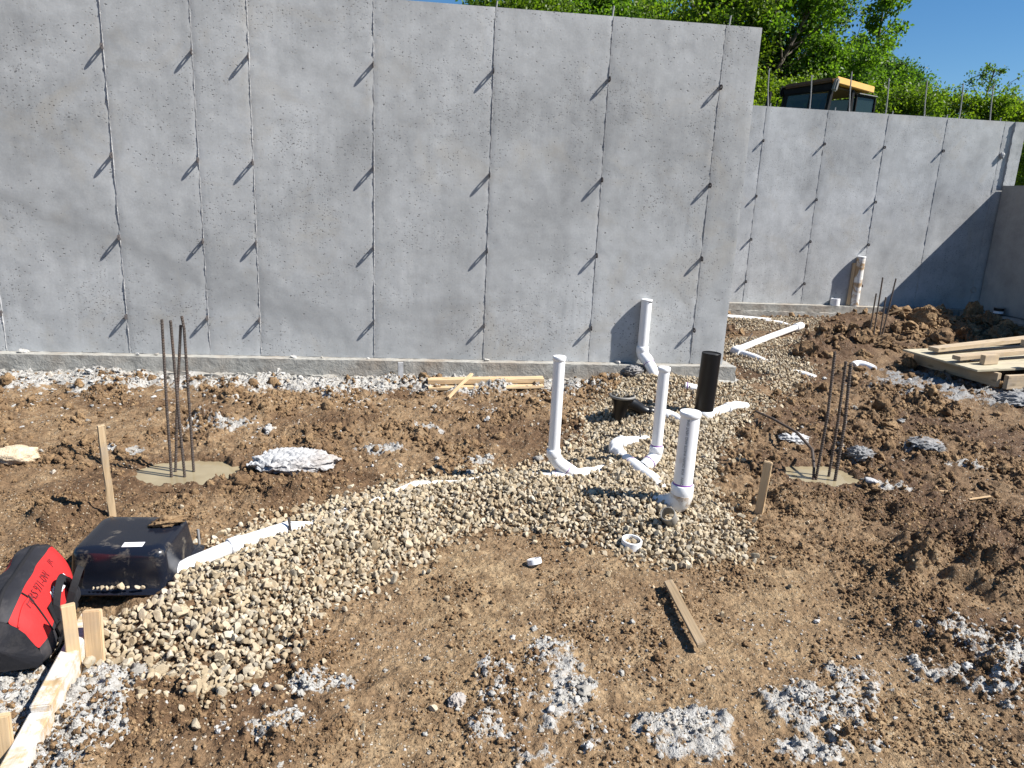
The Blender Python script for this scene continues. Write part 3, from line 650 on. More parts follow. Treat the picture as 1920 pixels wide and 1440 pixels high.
def bar(name, a, b_, rad, mt, parent=None, n=8, bend=0):
    a = Vector(a); b_ = Vector(b_); P = [a.lerp(b_, t/6)+Vector((bend*math.sin(math.pi*t/6), bend*.4*math.sin(math.pi*t/6), 0)) for t in range(7)]
    return tube(name, P, rad, mt, parent, n)
def ribbed(name, P, rad, mt, parent=None, pitch=.014):
    """reinforcing bar with its raised ribs"""
    P = [Vector(p) for p in P]; tot = [0]
    for i in range(1, len(P)): tot.append(tot[-1]+(P[i]-P[i-1]).length)
    k = int(tot[-1]/pitch); Q = []; Rr = []
    for i in range(k*3+1):
        s = tot[-1]*i/(k*3); j = max(q for q in range(len(P)) if tot[q] <= s+1e-9); j = min(j, len(P)-2); t = (s-tot[j])/(tot[j+1]-tot[j])
        Q.append(P[j].lerp(P[j+1], t)); Rr.append(rad*(1.16 if i % 3 == 1 else .92))
    return tube(name, Q, Rr, mt, parent, 8, smooth=False)
def rough_box(name, x0, x1, y0, y1, z0, z1, mt, parent, amp=.008, st=.035, seed=1, lumpy=0):
    """poured block: subdivided box whose faces are rough"""
    bm = bmesh.new(); nx, ny, nz = [max(1, int(round(d/st))) for d in (x1-x0, y1-y0, z1-z0)]
    idx = {}
    def v(i, j, k):
        if (i, j, k) not in idx: idx[(i, j, k)] = bm.verts.new((x0+(x1-x0)*i/nx, y0+(y1-y0)*j/ny, z0+(z1-z0)*k/nz))
        return idx[(i, j, k)]
    for i in range(nx):
        for k in range(nz): bm.faces.new((v(i, 0, k), v(i+1, 0, k), v(i+1, 0, k+1), v(i, 0, k+1))); bm.faces.new((v(i, ny, k+1), v(i+1, ny, k+1), v(i+1, ny, k), v(i, ny, k)))
        for j in range(ny): bm.faces.new((v(i, j, nz), v(i+1, j, nz), v(i+1, j+1, nz), v(i, j+1, nz))); bm.faces.new((v(i, j+1, 0), v(i+1, j+1, 0), v(i+1, j, 0), v(i, j, 0)))
    for j in range(ny):
        for k in range(nz): bm.faces.new((v(0, j+1, k), v(0, j, k), v(0, j, k+1), v(0, j+1, k+1))); bm.faces.new((v(nx, j, k), v(nx, j+1, k), v(nx, j+1, k+1), v(nx, j, k+1)))
    co_ = np.array([q.co[:] for q in bm.verts]); nrm = []
    for a in range(3):
        nrm.append(amp*fbm(co_[:, 0]*11+a*7, co_[:, 1]*11+co_[:, 2]*13, 3, seed+a)+lumpy*vn(co_[:, 0]*2.1+a*3, co_[:, 2]*2+co_[:, 1]*3, seed+9))
    for i_, q in enumerate(bm.verts): q.co += Vector((nrm[0][i_], nrm[1][i_], nrm[2][i_]*.6))
    o = bmob(name, bm, mt, parent, True); o.data.set_sharp_from_angle(angle=R(45)); return o

# near wall
W1 = empty('concrete_wall', (0, 0, -.2), label='tall grey concrete foundation wall in the middle with seven visible rows of tie ends', cat='wall'); W1['kind'] = 'thing'
def kid(o, par):       # keep world placement under an unrotated parent
    o.location = Vector(o.location)-par.location; return o
J = [-4.69, -3.775, -2.86, -1.937, -1.3175, -.9144, 0, .9144, 1.8288, 2.7432, 3.0435]
for i, (a, b_) in enumerate(zip(J[:-1], J[1:])):
    kid(slab('wall_panel', a+.003, b_-.003, 0.001, 2.743, 0, .19, M['wall'], W1, 10+i, random.Random(i).uniform(-.0015, .0015)), W1)
for i, x in enumerate(J[1:-1]):
    kid(fin(x, .004, 2.741, 0, M['fin'], W1, 40+i), W1)
    for k, tz in enumerate(TZ): kid(tie(x, 0, tz, W1, i*9+k), W1)
kid(box('wall_core', (J[-1]-J[0]-.02, .10, 2.72), ((J[0]+J[-1])/2, .10, 1.37), mt=M['wall'], parent=W1, bev=0), W1)
for x, zt in ((.922, 2.81), (1.841, 2.84), (2.80, 2.835), (0, 2.80), (-.95, 2.83)):
    kid(bar('rebar', (x, .1, 2.70), (x+.01, .1, zt), .0065, M['steel'], W1), W1)
kid(rough_box('footing', -4.75, 3.13, -.10, .30, -.13, -.001, M['foot'], W1, .006, .04, 3), W1)
kid(rough_box('footing_base', -4.75, 3.20, -.135, .32, -.30, -.131, M['foot'], W1, .030, .035, 5, .02), W1)

# far wall
W2 = empty('concrete_wall', (6, 4.2655, -.2), label='farther concrete wall at the back right with thin rods standing on its top', cat='wall'); W2['kind'] = 'thing'
YF = 4.2655; J2 = [1.45, 2.363, 3.277, 4.192, 5.106, 6.0204, 6.9348, 7.8492, 8.7636, 9.09]
for i, (a, b_) in enumerate(zip(J2[:-1], J2[1:])):
    kid(slab('wall_panel', a+.003, b_-.003, 0.001, 2.743, YF, .2, M['wall_far'], W2, 60+i, 0, .035), W2)
for i, x in enumerate(J2[1:-1]):
    kid(fin(x, .004, 2.741, YF, M['fin'], W2, 70+i, .006), W2)
    for k, tz in enumerate(TZ):
        if x > 7.8 and k > 0: continue
        if x > 8.7: continue
        kid(tie(x, YF, tz, W2, 90+i*9+k), W2)
for i, (x, zt) in enumerate(((5.10, 3.23), (5.73, 3.20), (6.32, 3.28), (6.89, 3.23), (7.48, 3.24), (8.04, 3.23), (8.52, 3.23))):
    kid(bar('rebar', (x+.075-.02*(i % 2), YF+.10, 2.70), (x+.01, YF+.09, zt), .0085, M['steel'], W2, 8, .012*(1 if i % 2 else -1)), W2)
for x in (5.2, 6.17, 7.05, 7.9, 8.75): kid(bar('rebar', (x, YF+.1, 2.70), (x, YF+.1, 2.80), .007, M['steel'], W2), W2)
kid(rough_box('footing', 1.4, 8.7, YF-.14, YF+.3, -.10, -.001, M['foot'], W2, .005, .06, 13), W2)
kid(rough_box('footing_base', 1.4, 8.7, YF-.17, YF+.3, -.26, -.101, M['foot'], W2, .02, .06, 14), W2)
kid(hollow('wall_sleeve', (8.786, YF+.02, .297), (8.786, YF-.012, .297), .05, .032, M['wall_side'], W2, 20), W2)

# right wall: low run towards the camera and a stub of full height in the corner
W3 = empty('concrete_wall', (8.9, 2, -.2), label='low shaded concrete wall at the right edge with a lit taller stub', cat='wall'); W3['kind'] = 'thing'
kid(rough_box('wall_run', 8.9, 9.10, -1.5, YF-.028, 0.0, 1.845, M['wall_side'], W3, .0015, .12, 21), W3)
kid(rough_box('wall_stub', 8.9, 9.085, YF-.026, YF-.002, 1.85, 2.742, M['wall_far'], W3, .004, .035, 22), W3)
kid(fin(8.905, 1.86, 2.73, YF-.024, M['fin'], W3, 77, .016), W3)
kid(rough_box('footing', 8.50, 9.3, -1.5, YF-.16, -.28, -.012, M['foot'], W3, .012, .08, 23), W3)
# knocked-off lump of mortar in the seam by the corner
tag(link('mortar_lump', clod_mesh('mortar_lump', M['fin'], rs, IC3, .3, (.030, .025, .045)), None), 'white mortar lump stuck on the far wall seam by the corner', 'mortar lump').location = (8.80, YF-.02, 2.27)

# ---------------------------------------------------------------- drain pipes
def collar(name, P, t, rad, ln, mt, par):      # short wider sleeve round a pipe, centred at P along direction t
    P = Vector(P); t = Vector(t).normalized(); a = P-t*ln/2; b_ = P+t*ln/2; e = min(.003, ln*.2)
    return kid0(tube(name, [a, a+t*e*.01, a+t*e, b_-t*e, b_-t*e*.01, b_], [rad-e, rad-e*.9, rad, rad, rad-e*.9, rad-e], mt, None, 28), par)
def kid0(o, par): o.parent = par; o.location = Vector(o.location)-par.location; return o
def ring(P, t, rad, par, ln=.004, mt=None): return collar('primer_band', P, t, rad, ln, mt or M['purple'], par)

# A: left standpipe on the long run
A = empty('drain_pipe', (1.127, -2.32, -.2), label='long white drain run through the gravel ending in the leftmost standing pipe', cat='drain pipe')
r_ = .0315; x, y = 1.127, -2.32
kid0(tube('riser', [(x, y, .015), (x, y, .545)], r_, M['pvc'], None, 28), A)
collar('cap', (x, y, .537), (0, 0, 1), r_+.004, .024, M['pvc'], A)
el = arc((x, y, .02), (0, 0, -1), (x+.135, y-.01, -.125), (1, -.05, -.9), 10)
kid0(tube('elbow', el, [r_+.005]*len(el), M['pvc'], None, 28), A); collar('socket', (x, y, .005), (0, 0, 1), r_+.008, .045, M['pvc'], A)
ring(Vector(el[7]), el[8]-el[6], r_+.0065, A, .003)
run = [(-.60, -3.33, -.165), (-.50, -3.27, -.125), (-.34, -3.11, -.115), (-.17, -2.96, -.118)]
kid0(tube('pipe', run, .030, M['pvc'], None, 24), A)
collar('socket', (-.36, -3.13, -.115), (.16, .15, 0), .036, .06, M['pvc'], A)
run = [(-.17, -2.96, -.122), (-.09, -2.88, -.160), (.04, -2.72, -.168), (.18, -2.58, -.178), (.38, -2.39, -.160), (.46, -2.36, -.172), (.60, -2.34, -.178), (.73, -2.33, -.160), (.80, -2.33, -.165), (.92, -2.335, -.165), (1.02, -2.335, -.135), (1.18, -2.335, -.132)]
kid0(tube('pipe', run, .030, M['pvc'], None, 24), A)
kid0(tube('wye', [(1.12, -2.338, -.13), (1.22, -2.335, -.13), (1.34, -2.29, -.125)], [.036, .037, .036], M['pvc'], None, 24), A)
ring((1.14, -2.337, -.13), (1, 0, 0), .0375, A, .003)
kid0(tube('pipe', [(1.34, -2.29, -.125), (1.47, -2.21, -.13), (1.60, -2.08, -.145), (1.7, -2.0, -.18)], .030, M['pvc'], None, 24), A)

# B: middle standpipe with the branch turning towards the camera
B = empty('drain_pipe', (1.748, -2.2, -.2), label='middle white standing pipe with a branch fitting and purple glue band', cat='drain pipe')
x, y = 1.748, -2.2
kid0(tube('riser', [(x, y, -.02), (x, y, .468)], r_, M['pvc'], None, 28), B)
collar('cap', (x, y, .460), (0, 0, 1), r_+.004, .024, M['pvc'], B)
ring((x, y, .012), (0, 0, 1), r_+.002, B, .006)
collar('socket', (x, y, -.015), (0, 0, 1), r_+.008, .045, M['pvc'], B)
el = arc((x, y, -.02), (0, 0, -1), (1.670, y-.055, -.100), (-1, -.6, -.75), 10)
kid0(tube('elbow', el, r_+.006, M['pvc'], None, 28), B)
ring(el[7], el[8]-el[6], r_+.0085, B, .005)
kid0(tube('wye', [(1.60, -2.12, -.11), (1.625, -2.24, -.11), (1.645, -2.34, -.113)], [.039, .041, .039], M['pvc'], None, 28), B)
ring((1.615, -2.19, -.11), (.15, -1, 0), .0418, B, .003)
kid0(tube('pipe', [(1.575, -1.92, -.105), (1.60, -2.12, -.11)], .030, M['pvc'], None, 24), B)
collar('socket', (1.59, -2.04, -.108), (.1, -1, 0), .036, .05, M['pvc'], B)
el = arc((1.582, -1.955, -.106), (-.1, 1, 0), (1.640, -1.845, -.097), (1, .4, .02), 10)
collar('socket', el[0], el[1]-el[0], .043, .03, M['pvc'], B); collar('socket', el[-1], el[-1]-el[-2], .043, .03, M['pvc'], B)
kid0(tube('elbow', el, .038, M['pvc'], None, 28), B)
kid0(tube('pipe', [(1.64, -1.83, -.097), (1.83, -1.745, -.115), (2.0, -1.67, -.16)], .030, M['pvc'], None, 24), B)
el = arc((1.645, -2.33, -.113), (.15, -1, .05), (1.70, -2.47, -.155), (.25, -.5, -.8), 10)
kid0(tube('elbow', el, .038, M['pvc'], None, 28), B)

# C: big front standpipe with print
CC = empty('drain_pipe', (1.711, -2.75, -.2), label='thick white standing pipe in front with black lettering down its side', cat='drain pipe')
x, y, r_ = 1.711, -2.75, .0475
kid0(tube('riser', [(x, y, -.03), (x+.001, y, .372)], r_, M['pvc'], None, 36), CC)
collar('cap', (x, y, .366), (0, 0, 1), r_+.005, .026, M['pvc'], CC)
collar('socket', (x, y, -.035), (0, 0, 1), r_+.0085, .07, M['pvc'], CC)
ring((x, y, .004), (0, 0, 1), r_+.002, CC, .007)
el = arc((x, y, -.05), (0, 0, -1), (x-.105, y+.065, -.150), (-1, .6, -.35), 12)
kid0(tube('elbow', el, r_+.010, M['pvcd'], None, 36), CC)
def text_mesh(body, size, shear=0, spacing=1.0, res=2, bold=0):
    cu = bpy.data.curves.new('t', 'FONT'); cu.body = body; cu.size = size; cu.align_x = 'LEFT'; cu.align_y = 'CENTER'; cu.shear = shear; cu.space_character = spacing; cu.resolution_u = res; cu.offset = bold
    o = bpy.data.objects.new('t', cu); COL.objects.link(o); bpy.context.view_layer.update()
    me = bpy.data.meshes.new_from_object(o.evaluated_get(bpy.context.evaluated_depsgraph_get())); bpy.data.objects.remove(o); me.materials.clear(); return me
def wrap_text(body, size, cx, cy, z0, rad, phi, mt, par, name='lettering', spacing=1.0):
    """lettering running up a pipe: text x -> height, text y -> round the pipe"""
    me = text_mesh(body, size, 0, spacing, 2, 0)
    for v in me.vertices:
        t = phi-v.co.y/rad; v.co = Vector((cx+math.cos(t)*rad, cy+math.sin(t)*rad, z0+v.co.x))
    return kid0(link(name, me, mt, None, False), par)
wrap_text('DWV   FOR DRAIN WASTE AND VENT ONLY', .0175, x, y, .008, r_+.0006, math.radians(-118), M['ink'], CC)

# D: black sleeve
D = empty('drain_pipe', (2.46, -1.1, -.2), label='black plastic pipe standing behind the thick white one', cat='drain pipe')
kid0(tube('sleeve', [(2.462, -1.1, -.095), (2.472, -1.1, .325)], .069, M['blackpvc'], None, 40), D)
kid0(hollow('rim', (2.472, -1.1, .3255), (2.4721, -1.1, .331), .069, .063, M['blackpvc'], None, 40), D)
collar('socket', (2.462, -1.1, -.125), (0, 0, 1), .072, .055, M['pvc'], D)
kid0(tube('pipe', [(2.50, -1.08, -.155), (2.66, -.97, -.135), (2.82, -.84, -.135), (2.95, -.75, -.17)], .034, M['pvc'], None, 24), D)
collar('socket', (2.73, -.915, -.134), (.16, .13, 0), .041, .06, M['pvc'], D)

# E: black closet bend
E_ = empty('drain_pipe', (1.82, -1.15, -.2), label='black bowl-shaped closet bend sunk in the gravel, filled with small stones', cat='drain fitting')
cx, cy = 1.825, -1.15
prof = [(.062, -.02), (.07, -.005), (.090, .002), (.094, .010), (.094, .018), (.088, .022), (.083, .018), (.080, .010), (.060, -.004)]
V = []; F = []; n = 40
for q, zz in prof:
    for j in range(n): V.append((cx+q*math.cos(2*math.pi*j/n), cy+q*math.sin(2*math.pi*j/n), zz+.002))
for i in range(len(prof)-1):
    for j in range(n): F.append((i*n+j, i*n+(j+1) % n, (i+1)*n+(j+1) % n, (i+1)*n+j))
me = bpy.data.meshes.new('flange'); me.from_pydata(V, [], F); kid0(link('flange', me, M['grey'], None), E_)
kid0(tube('bowl', [(cx, cy, .0), (cx, cy, -.015), (cx-.004, cy, -.05), (cx-.010, cy, -.10), (cx-.014, cy, -.19)], [.088, .080, .060, .046, .044], M['blackpvc'], None, 36), E_)
el = arc((cx+.035, cy-.005, -.03), (1, .15, -.25), (2.035, -1.14, -.105), (1, -.05, -.12), 12)
kid0(tube('horn', el, [.050-.018*i/12 for i in range(13)], M['blackpvc'], None, 30), E_)
collar('socket', (2.045, -1.14, -.106), (1, -.05, -.1), .037, .045, M['blackpvc'], E_)
ring((2.075, -1.143, -.108), (1, -.1, -.08), .0325, E_, .006)
P = [(2.05, -1.14, -.106), (2.12, -1.15, -.108)]
kid0(tube('pipe', P+arc(P[-1], (1, -.1, -.05), (2.27, -1.33, -.15), (.5, -1, -.2), 8)[1:], .030, M['pvc'], None, 24), E_)
collar('socket', (2.155, -1.175, -.113), (.8, -.5, -.1), .036, .05, M['pvc'], E_)
ring((2.135, -1.16, -.110), (.9, -.4, -.1), .037, E_, .004)
# the stones lying in the bowl
P_ = []; rsb = np.random.RandomState(9)
for _ in range(75):
    t = rsb.rand()*6.28; q = .078*math.sqrt(rsb.rand()); P_.append((cx+q*math.cos(t), cy+q*math.sin(t), (.026+.030*(1-(q/.08)**2))+rsb.uniform(-.004, .004)))
s = rsb.uniform(.009, .015, 75)
tag(scatter('gravel', P_, rsb.uniform(-3, 3, (75, 3)), np.repeat(s[:, None], 3, 1), protos([m_.copy() for m_ in stone_me[:6]]), rsb.randint(0, 6, 75), M['stone']), 'handful of gravel heaped in the black bowl fitting')

# F: standpipe against the near wall
Fp = empty('drain_pipe', (2.28, -.052, -.2), label='white pipe standing against the near wall with an elbow into the gravel', cat='drain pipe')
x, y, r_ = 2.284, -.052, .045
kid0(tube('riser', [(x, y, .12), (x, y, .565)], r_, M['pvc'], None, 32), Fp)
collar('cap', (x, y, .560), (0, 0, 1), r_+.003, .012, M['pvc'], Fp)
kid0(tube('tape_scrap', [(x+.005, y-r_-.002, .545), (x+.028, y-r_+.008, .548), (x+.037, y-r_+.02, .540)], .004, M['blackpvc'], None, 6), Fp)
collar('socket', (x, y, .13), (0, 0, 1), r_+.008, .06, M['pvc'], Fp)
el = arc((x, y, .12), (0, 0, -1), (2.325, -.13, .035), (.45, -.9, -1), 8); kid0(tube('elbow', el, r_+.006, M['pvc'], None, 30), Fp)
el = [(2.322, -.125, .04), (2.365, -.215, -.055), (2.395, -.27, -.13)]; kid0(tube('pipe', el, r_, M['pvc'], None, 30), Fp); ring((2.328, -.137, .027), (.045, -.09, -.1), r_+.004, Fp, .003)
G = empty('drain_pipe', (2.59, -.45, -.2), label='short piece of white pipe poking from gravel beside the footing', cat='drain pipe')
kid0(tube('pipe', [(2.50, -.57, -.055), (2.62, -.59, -.075), (2.72, -.62, -.14)], .031, M['pvc'], None, 24), G); ring((2.52, -.574, -.056), (1, -.3, 0), .033, G, .006)

# far drains
Fd = empty('drain_pipe', (3.73, 1.3, -.2), label='far white drain run bending in the gravel beyond the wall corner', cat='drain pipe')
kid0(tube('pipe', [(3.73, 1.30, -.140), (4.5, 2.07, -.115), (5.15, 2.72, -.105)], .037, M['pvc'], None, 20), Fd)
kid0(tube('pipe', [(5.15, 2.72, -.105), (5.32, 2.90, -.11)], .050, M['pvc'], None, 20), Fd)
kid0(tube('elbow', [(3.80, 1.37, -.138), (3.73, 1.30, -.140), (3.76, 1.19, -.145)], .050, M['pvc'], None, 20), Fd)
kid0(tube('pipe', [(3.76, 1.22, -.142), (3.84, 1.02, -.150), (3.92, .84, -.182), (4.05, .62, -.21), (4.12, .50, -.205), (4.18, .42, -.22)], .036, M['pvc'], None, 20), Fd)
F2 = empty('drain_pipe', (4.6, 3.75, -.2), label='white drain run lying along the foot of the far wall', cat='drain pipe')
kid0(tube('pipe', [(3.3, 3.80, -.135), (4.2, 3.76, -.135), (4.75, 3.70, -.145), (5.25, 3.62, -.165)], .034, M['pvc'], None, 20), F2)
kid0(tube('elbow', [(5.08, 3.40, -.15), (5.22, 3.25, -.145), (5.30, 3.14, -.17)], .036, M['pvc'], None, 20), F2)
Hp = empty('drain_pipe', (6.83, 4.19, 0), label='muddy white pipe standing on the far footing against the far wall', cat='drain pipe')
kid0(tube('riser', [(6.832, 4.195, .0), (6.828, 4.200, .735)], .060, M['pvcd'], None, 28), Hp); collar('cap', (6.828, 4.20, .73), (0, 0, 1), .064, .02, M['pvc'], Hp)
tag(plank('wood_strip', (6.745, 4.22, .0), (6.755, 4.235, .64), .05, .02, M['wood'], None), 'narrow light wood strip leaning beside the muddy far pipe', 'wood strip')
o = hollow('pipe_coupling', (6.515, 4.19, .0), (6.515, 4.19, .105), .068, .058, M['pvc']); tag(o, 'white coupling standing on the far footing beside the muddy pipe', 'pipe coupling')

# loose fittings
def hz(x, y): return H(x, y)
zc = hz(1.378, -3.05); o = hollow('pipe_coupling', (1.378, -3.045, zc+.004), (1.380, -3.048, zc+.043), .0475, .040, M['pvc']); tag(o, 'white ring coupling lying upright at the edge of the gravel', 'pipe coupling')
zc = hz(.907, -3.19); o = hollow('pipe_coupling', (.907, -3.195, zc+.004), (.902, -3.186, zc+.026), .032, .0265, M['pvc']); tag(o, 'small white ring tipped over on the bare soil', 'pipe coupling')
zc = -.11; o = hollow('pipe_stub', (1.60, -2.92, -.115), (1.568, -2.965, -.062), .036, .031, M['grey']); tag(o, 'dull grey pipe end half buried in gravel below the thick white pipe', 'pipe stub')
ze = H(4.92, .78); el = arc((4.84, .86, ze+.03), (.5, .3, .3), (4.99, .74, ze+.02), (.2, -1, -.2), 8); tag(tube('pipe_elbow', el, .042, M['pvc'], None, 24), 'white pipe elbow lying in dark mud right of the gravel', 'pipe elbow')

# ---------------------------------------------------------------- rebar
def rod(P, label, group=None, rad=.0075): return tag(ribbed('rebar', P, rad, M['rust']), label, 'rebar', group)
g1 = 'rebars standing in the left puddle'; zb = -.24
rod([(-.948, -2.124, zb), (-.944, -2.124, .2), (-.937, -2.12, .658)], 'leftmost rust-brown rebar of the left puddle cluster', g1)
rod([(-.878, -2.124, zb), (-.888, -2.124, .25), (-.893, -2.124, .655)], 'rebar of the left puddle cluster with crossing lean, brownish ribs near its top', g1)
rod([(-.955, -2.044, zb), (-.915, -2.044, .2), (-.870, -2.044, .617)], 'shortest rebar of the left puddle cluster, leaning to the right', g1)
rod([(-.855, -2.044, zb), (-.853, -2.05, .25), (-.852, -2.05, .60), (-.860, -2.05, .667)], 'rightmost rebar of the left puddle cluster, top bent slightly left', g1)
g2 = 'rebars standing in the right puddle'
rod([(2.769, -2.17, zb), (2.776, -2.175, .2), (2.768, -2.16, .572)], 'left and tallest rebar in the small right puddle', g2, .0085)
rod([(2.880, -2.12, zb), (2.880, -2.122, .15), (2.870, -2.12, .507)], 'middle rebar in the small right puddle', g2, .0085)
rod([(2.880, -2.19, zb), (2.882, -2.19, .15), (2.860, -2.187, .508)], 'right rebar in the small right puddle, dark and close to its neighbour', g2, .0095)
rod([(2.96, -.92, -.16), (2.90, -1.3, -.10), (2.87, -1.7, -.07), (2.83, -1.98, -.09), (2.77, -2.13, -.15), (2.745, -2.19, -.24)], 'bent rebar arching low over the mud into the right puddle', None, .0085)
g3_ = 'rebars standing before the far clod heap'
rod([(5.903, 2.301, zb), (5.906, 2.301, .413)], 'leftmost far rebar before the clod heap, short', g3_, .009)
rod([(5.90, 2.203, zb), (5.89, 2.203, .619)], 'second far rebar from the left before the clod heap, tall', g3_, .009)
rod([(5.91, 2.095, zb), (5.90, 2.095, .395)], 'third far rebar from the left before the clod heap, short', g3_, .009)
rod([(6.005, 2.211, zb), (6.069, 2.211, .611)], 'rightmost far rebar before the clod heap, tall and leaning right', g3_, .009)
tag(tube('steel_pin', [(-.15, -3.0, -.2), (-.165, -2.995, -.055)], .006, M['tie'], None, 8), 'dark steel pin beside the long white drain run', 'steel pin')
tag(tube('steel_pin', [(-.53, -3.05, -.2), (-.535, -3.04, -.085)], .006, M['steel'], None, 8), 'grey steel pin in gravel right behind the black tub', 'steel pin')
tag(tube('steel_pin', [(1.80, -1.80, -.2), (1.775, -1.77, -.03)], .005, M['tie'], None, 8), 'thin steel pin leaning over the middle branch pipe', 'steel pin')
tag(tube('steel_pin', [(3.95, 1.65, -.2), (4.12, 1.75, -.02)], .006, M['tie'], None, 8), 'thin steel pin standing beside the far drain bend', 'steel pin')
# ---------------------------------------------------------------- stakes and boards
tag(plank('wooden_stake', (-1.042, -2.654, -.26), (-1.052, -2.66, .255), .032, .030, M['oldwood'], None, cuts=6, jit=.0022, bev=.002), 'split weathered wooden stake left of the puddle, behind the black tub', 'wooden stake')
tag(plank('wooden_stake', (2.148, -2.708, -.30), (2.172, -2.70, .10), .042, .020, M['wood'], None, roll=.6, cuts=4, jit=.001), 'short flat wooden stake driven in mud right of the gravel', 'wooden stake')
o = tag(plank('board', (.445, -.30, -.115), (1.395, -.285, -.092), .085, .038, M['wood'], None, roll=.05, cuts=6, jit=.0025), 'short knotty two-by-four lying along the near footing', 'board')
o = tag(plank('board', (.45, -.375, -.155), (1.385, -.36, -.128), .07, .020, M['wood'], None, roll=.05, cuts=6, jit=.003), 'thin split board lying under the knotty two-by-four', 'board')
tag(plank('wood_splinter', (.60, -.62, -.165), (.80, -.32, -.045), .026, .018, M['wood'], None, cuts=3, jit=.002), 'pale wood offcut leaning on the board by the footing', 'wood offcut')
zz = H(1.42, -3.43); z2 = H(1.40, -3.85)
tag(plank('wood_stick', (1.432, -3.415, -.160), (1.408, -3.860, -.155), .036, .020, M['oldwood'], None, roll=.35, cuts=2, jit=.0006), 'narrow wooden stick lying on the bare soil in front', 'wood stick')
tag(box('spreader_block', (.045, .03, .16), (.222, -.155, -.078), (0, 0, .1), M['fin'], None, .003), 'small grey upright block propped against the near footing', 'block')
tag(plank('wood_sliver', (3.38, -2.42, -.185), (3.56, -2.47, -.175), .018, .008, M['wood'], None), 'pale wood sliver lying on mud at the right', 'wood sliver')
tag(plank('wood_sliver', (3.47, -2.55, -.18), (3.62, -2.53, -.17), .014, .008, M['wood'], None), 'second pale wood sliver lying nearer on mud at the right', 'wood sliver')
# plywood and lumber heap at the right
tag(plank('plywood_sheet', (5.385, .365, .004), (7.4, .62, .052), .92, .018, M['ply'], None, bev=.001), 'greenish plywood sheet lying on the lumber at the right', 'plywood sheet')
tag(plank('lumber_beam', (5.50, .85, -.075), (5.66, -.11, -.075), .045, .13, M['oldlum'], None), 'long beam under the left edge of the plywood sheet', 'beam')
tag(plank('lumber_beam', (5.70, -.145, -.085), (7.2, .05, -.06), .045, .13, M['oldlum'], None), 'beam under the front edge of the plywood sheet', 'beam')
tag(plank('lumber_beam', (5.44, .20, .062), (7.5, .62, .17), .09, .04, M['oldlum'], None), 'two-by-four lying front to right across the plywood sheet', 'beam')
tag(plank('lumber_beam', (5.48, .58, .065), (7.6, 1.10, .19), .12, .04, M['oldlum'], None), 'dusty wider plank lying along the back of the plywood sheet', 'beam')
tag(box('lumber_block', (.19, .05, .09), (5.73, .13, .068), (0, 0, .25), M['oldlum'], None), 'short block standing on the plywood in front of its planks', 'block')
tag(box('lumber_block', (.10, .05, .05), (5.62, .28, .04), (0, 0, .7), M['oldlum'], None), 'small dark-sided offcut between the planks on the plywood', 'block')
tag(box('lumber_block', (.10, .05, .06), (6.45, .55, .165), (0, 0, .5), M['oldlum'], None), 'little offcut lying on top of the plywood planks', 'block')
tag(plank('wooden_stake', (5.935, -.09, -.25), (6.03, -.05, .17), .085, .035, M['woody'], None, roll=1.5), 'broad wooden stake driven in front of the plywood heap', 'wooden stake')

# form boards at the bottom left
tag(plank('form_board', (-.712, -3.66, -.145), (-.640, -4.14, -.142), .054, .105, M['formwood'], None, bev=.004), 'cement-smeared form board on edge next to the red and black bag', 'form board')
tag(plank('form_board', (-.650, -4.08, -.162), (-.575, -4.62, -.158), .058, .10, M['formwood'], None, bev=.004), 'nearer form board on edge at the bottom left corner', 'form board')
tag(plank('wooden_stake', (-.665, -3.885, -.27), (-.675, -3.865, .062), .040, .020, M['woody'], None, roll=.0, jit=.0008), 'light wooden stake nailed to the form board beside the bag', 'wooden stake')
tag(plank('wooden_block', (-.628, -3.835, -.25), (-.640, -3.79, -.005), .055, .022, M['woody'], None, roll=-.25), 'short routed wooden block behind the stake by the bag', 'wooden block')
tag(plank('wooden_stake', (-.672, -4.262, -.28), (-.676, -4.245, -.032), .034, .022, M['woody'], None), 'cut-off wooden stake top at the bottom left corner', 'wooden stake')

# ---------------------------------------------------------------- upturned black tub
T = empty('tub', (-.705, -3.27, -.16), label='upturned glossy black plastic tub with a white label, mud on top', cat='tub')
def rrect(hx, hy, rad, n=7):
    p = []
    for cx, cy, a0 in ((hx-rad, hy-rad, 0), (-hx+rad, hy-rad, 90), (-hx+rad, -hy+rad, 180), (hx-rad, -hy+rad, 270)):
        for i in range(n+1): t = R(a0+90*i/n); p.append((cx+rad*math.cos(t), cy+rad*math.sin(t)))
    return p
lay = [(.205, .180, .03, -.004), (.213, .188, .03, -.001), (.213, .188, .03, .004), (.205, .180, .03, .006), (.186, .162, .028, .007), (.182, .158, .03, .012), (.176, .153, .034, .07), (.170, .147, .036, .135), (.167, .143, .037, .148), (.160, .137, .038, .157), (.150, .127, .036, .162), (.12, .10, .03, .1635), (.05, .04, .02, .164)]
V = []; F = []
for hx, hy, rd, zz in lay: V += [(a, b_, zz) for a, b_ in rrect(hx, hy, rd)]
n = len(V)//len(lay)
for i in range(len(lay)-1):
    for j in range(n): F.append((i*n+j, i*n+(j+1) % n, (i+1)*n+(j+1) % n, (i+1)*n+j))
F.append(tuple(range((len(lay)-1)*n, len(lay)*n)))
me = bpy.data.meshes.new('shell'); me.from_pydata(V, [], F); sh = link('shell', me, M['tub'], T)
lb = box('label', (.074, .034, .0006), (.045, -.098, .1640), (0, 0, .06), M['label'], T, 0)
box('print', (.016, .010, .0004), (-.018, .004, .0006), (0, 0, 0), M['labelink'], lb, 0)
box('print', (.018, .004, .0004), (.018, -.009, .0006), (0, 0, 0), M['labelink'], lb, 0)
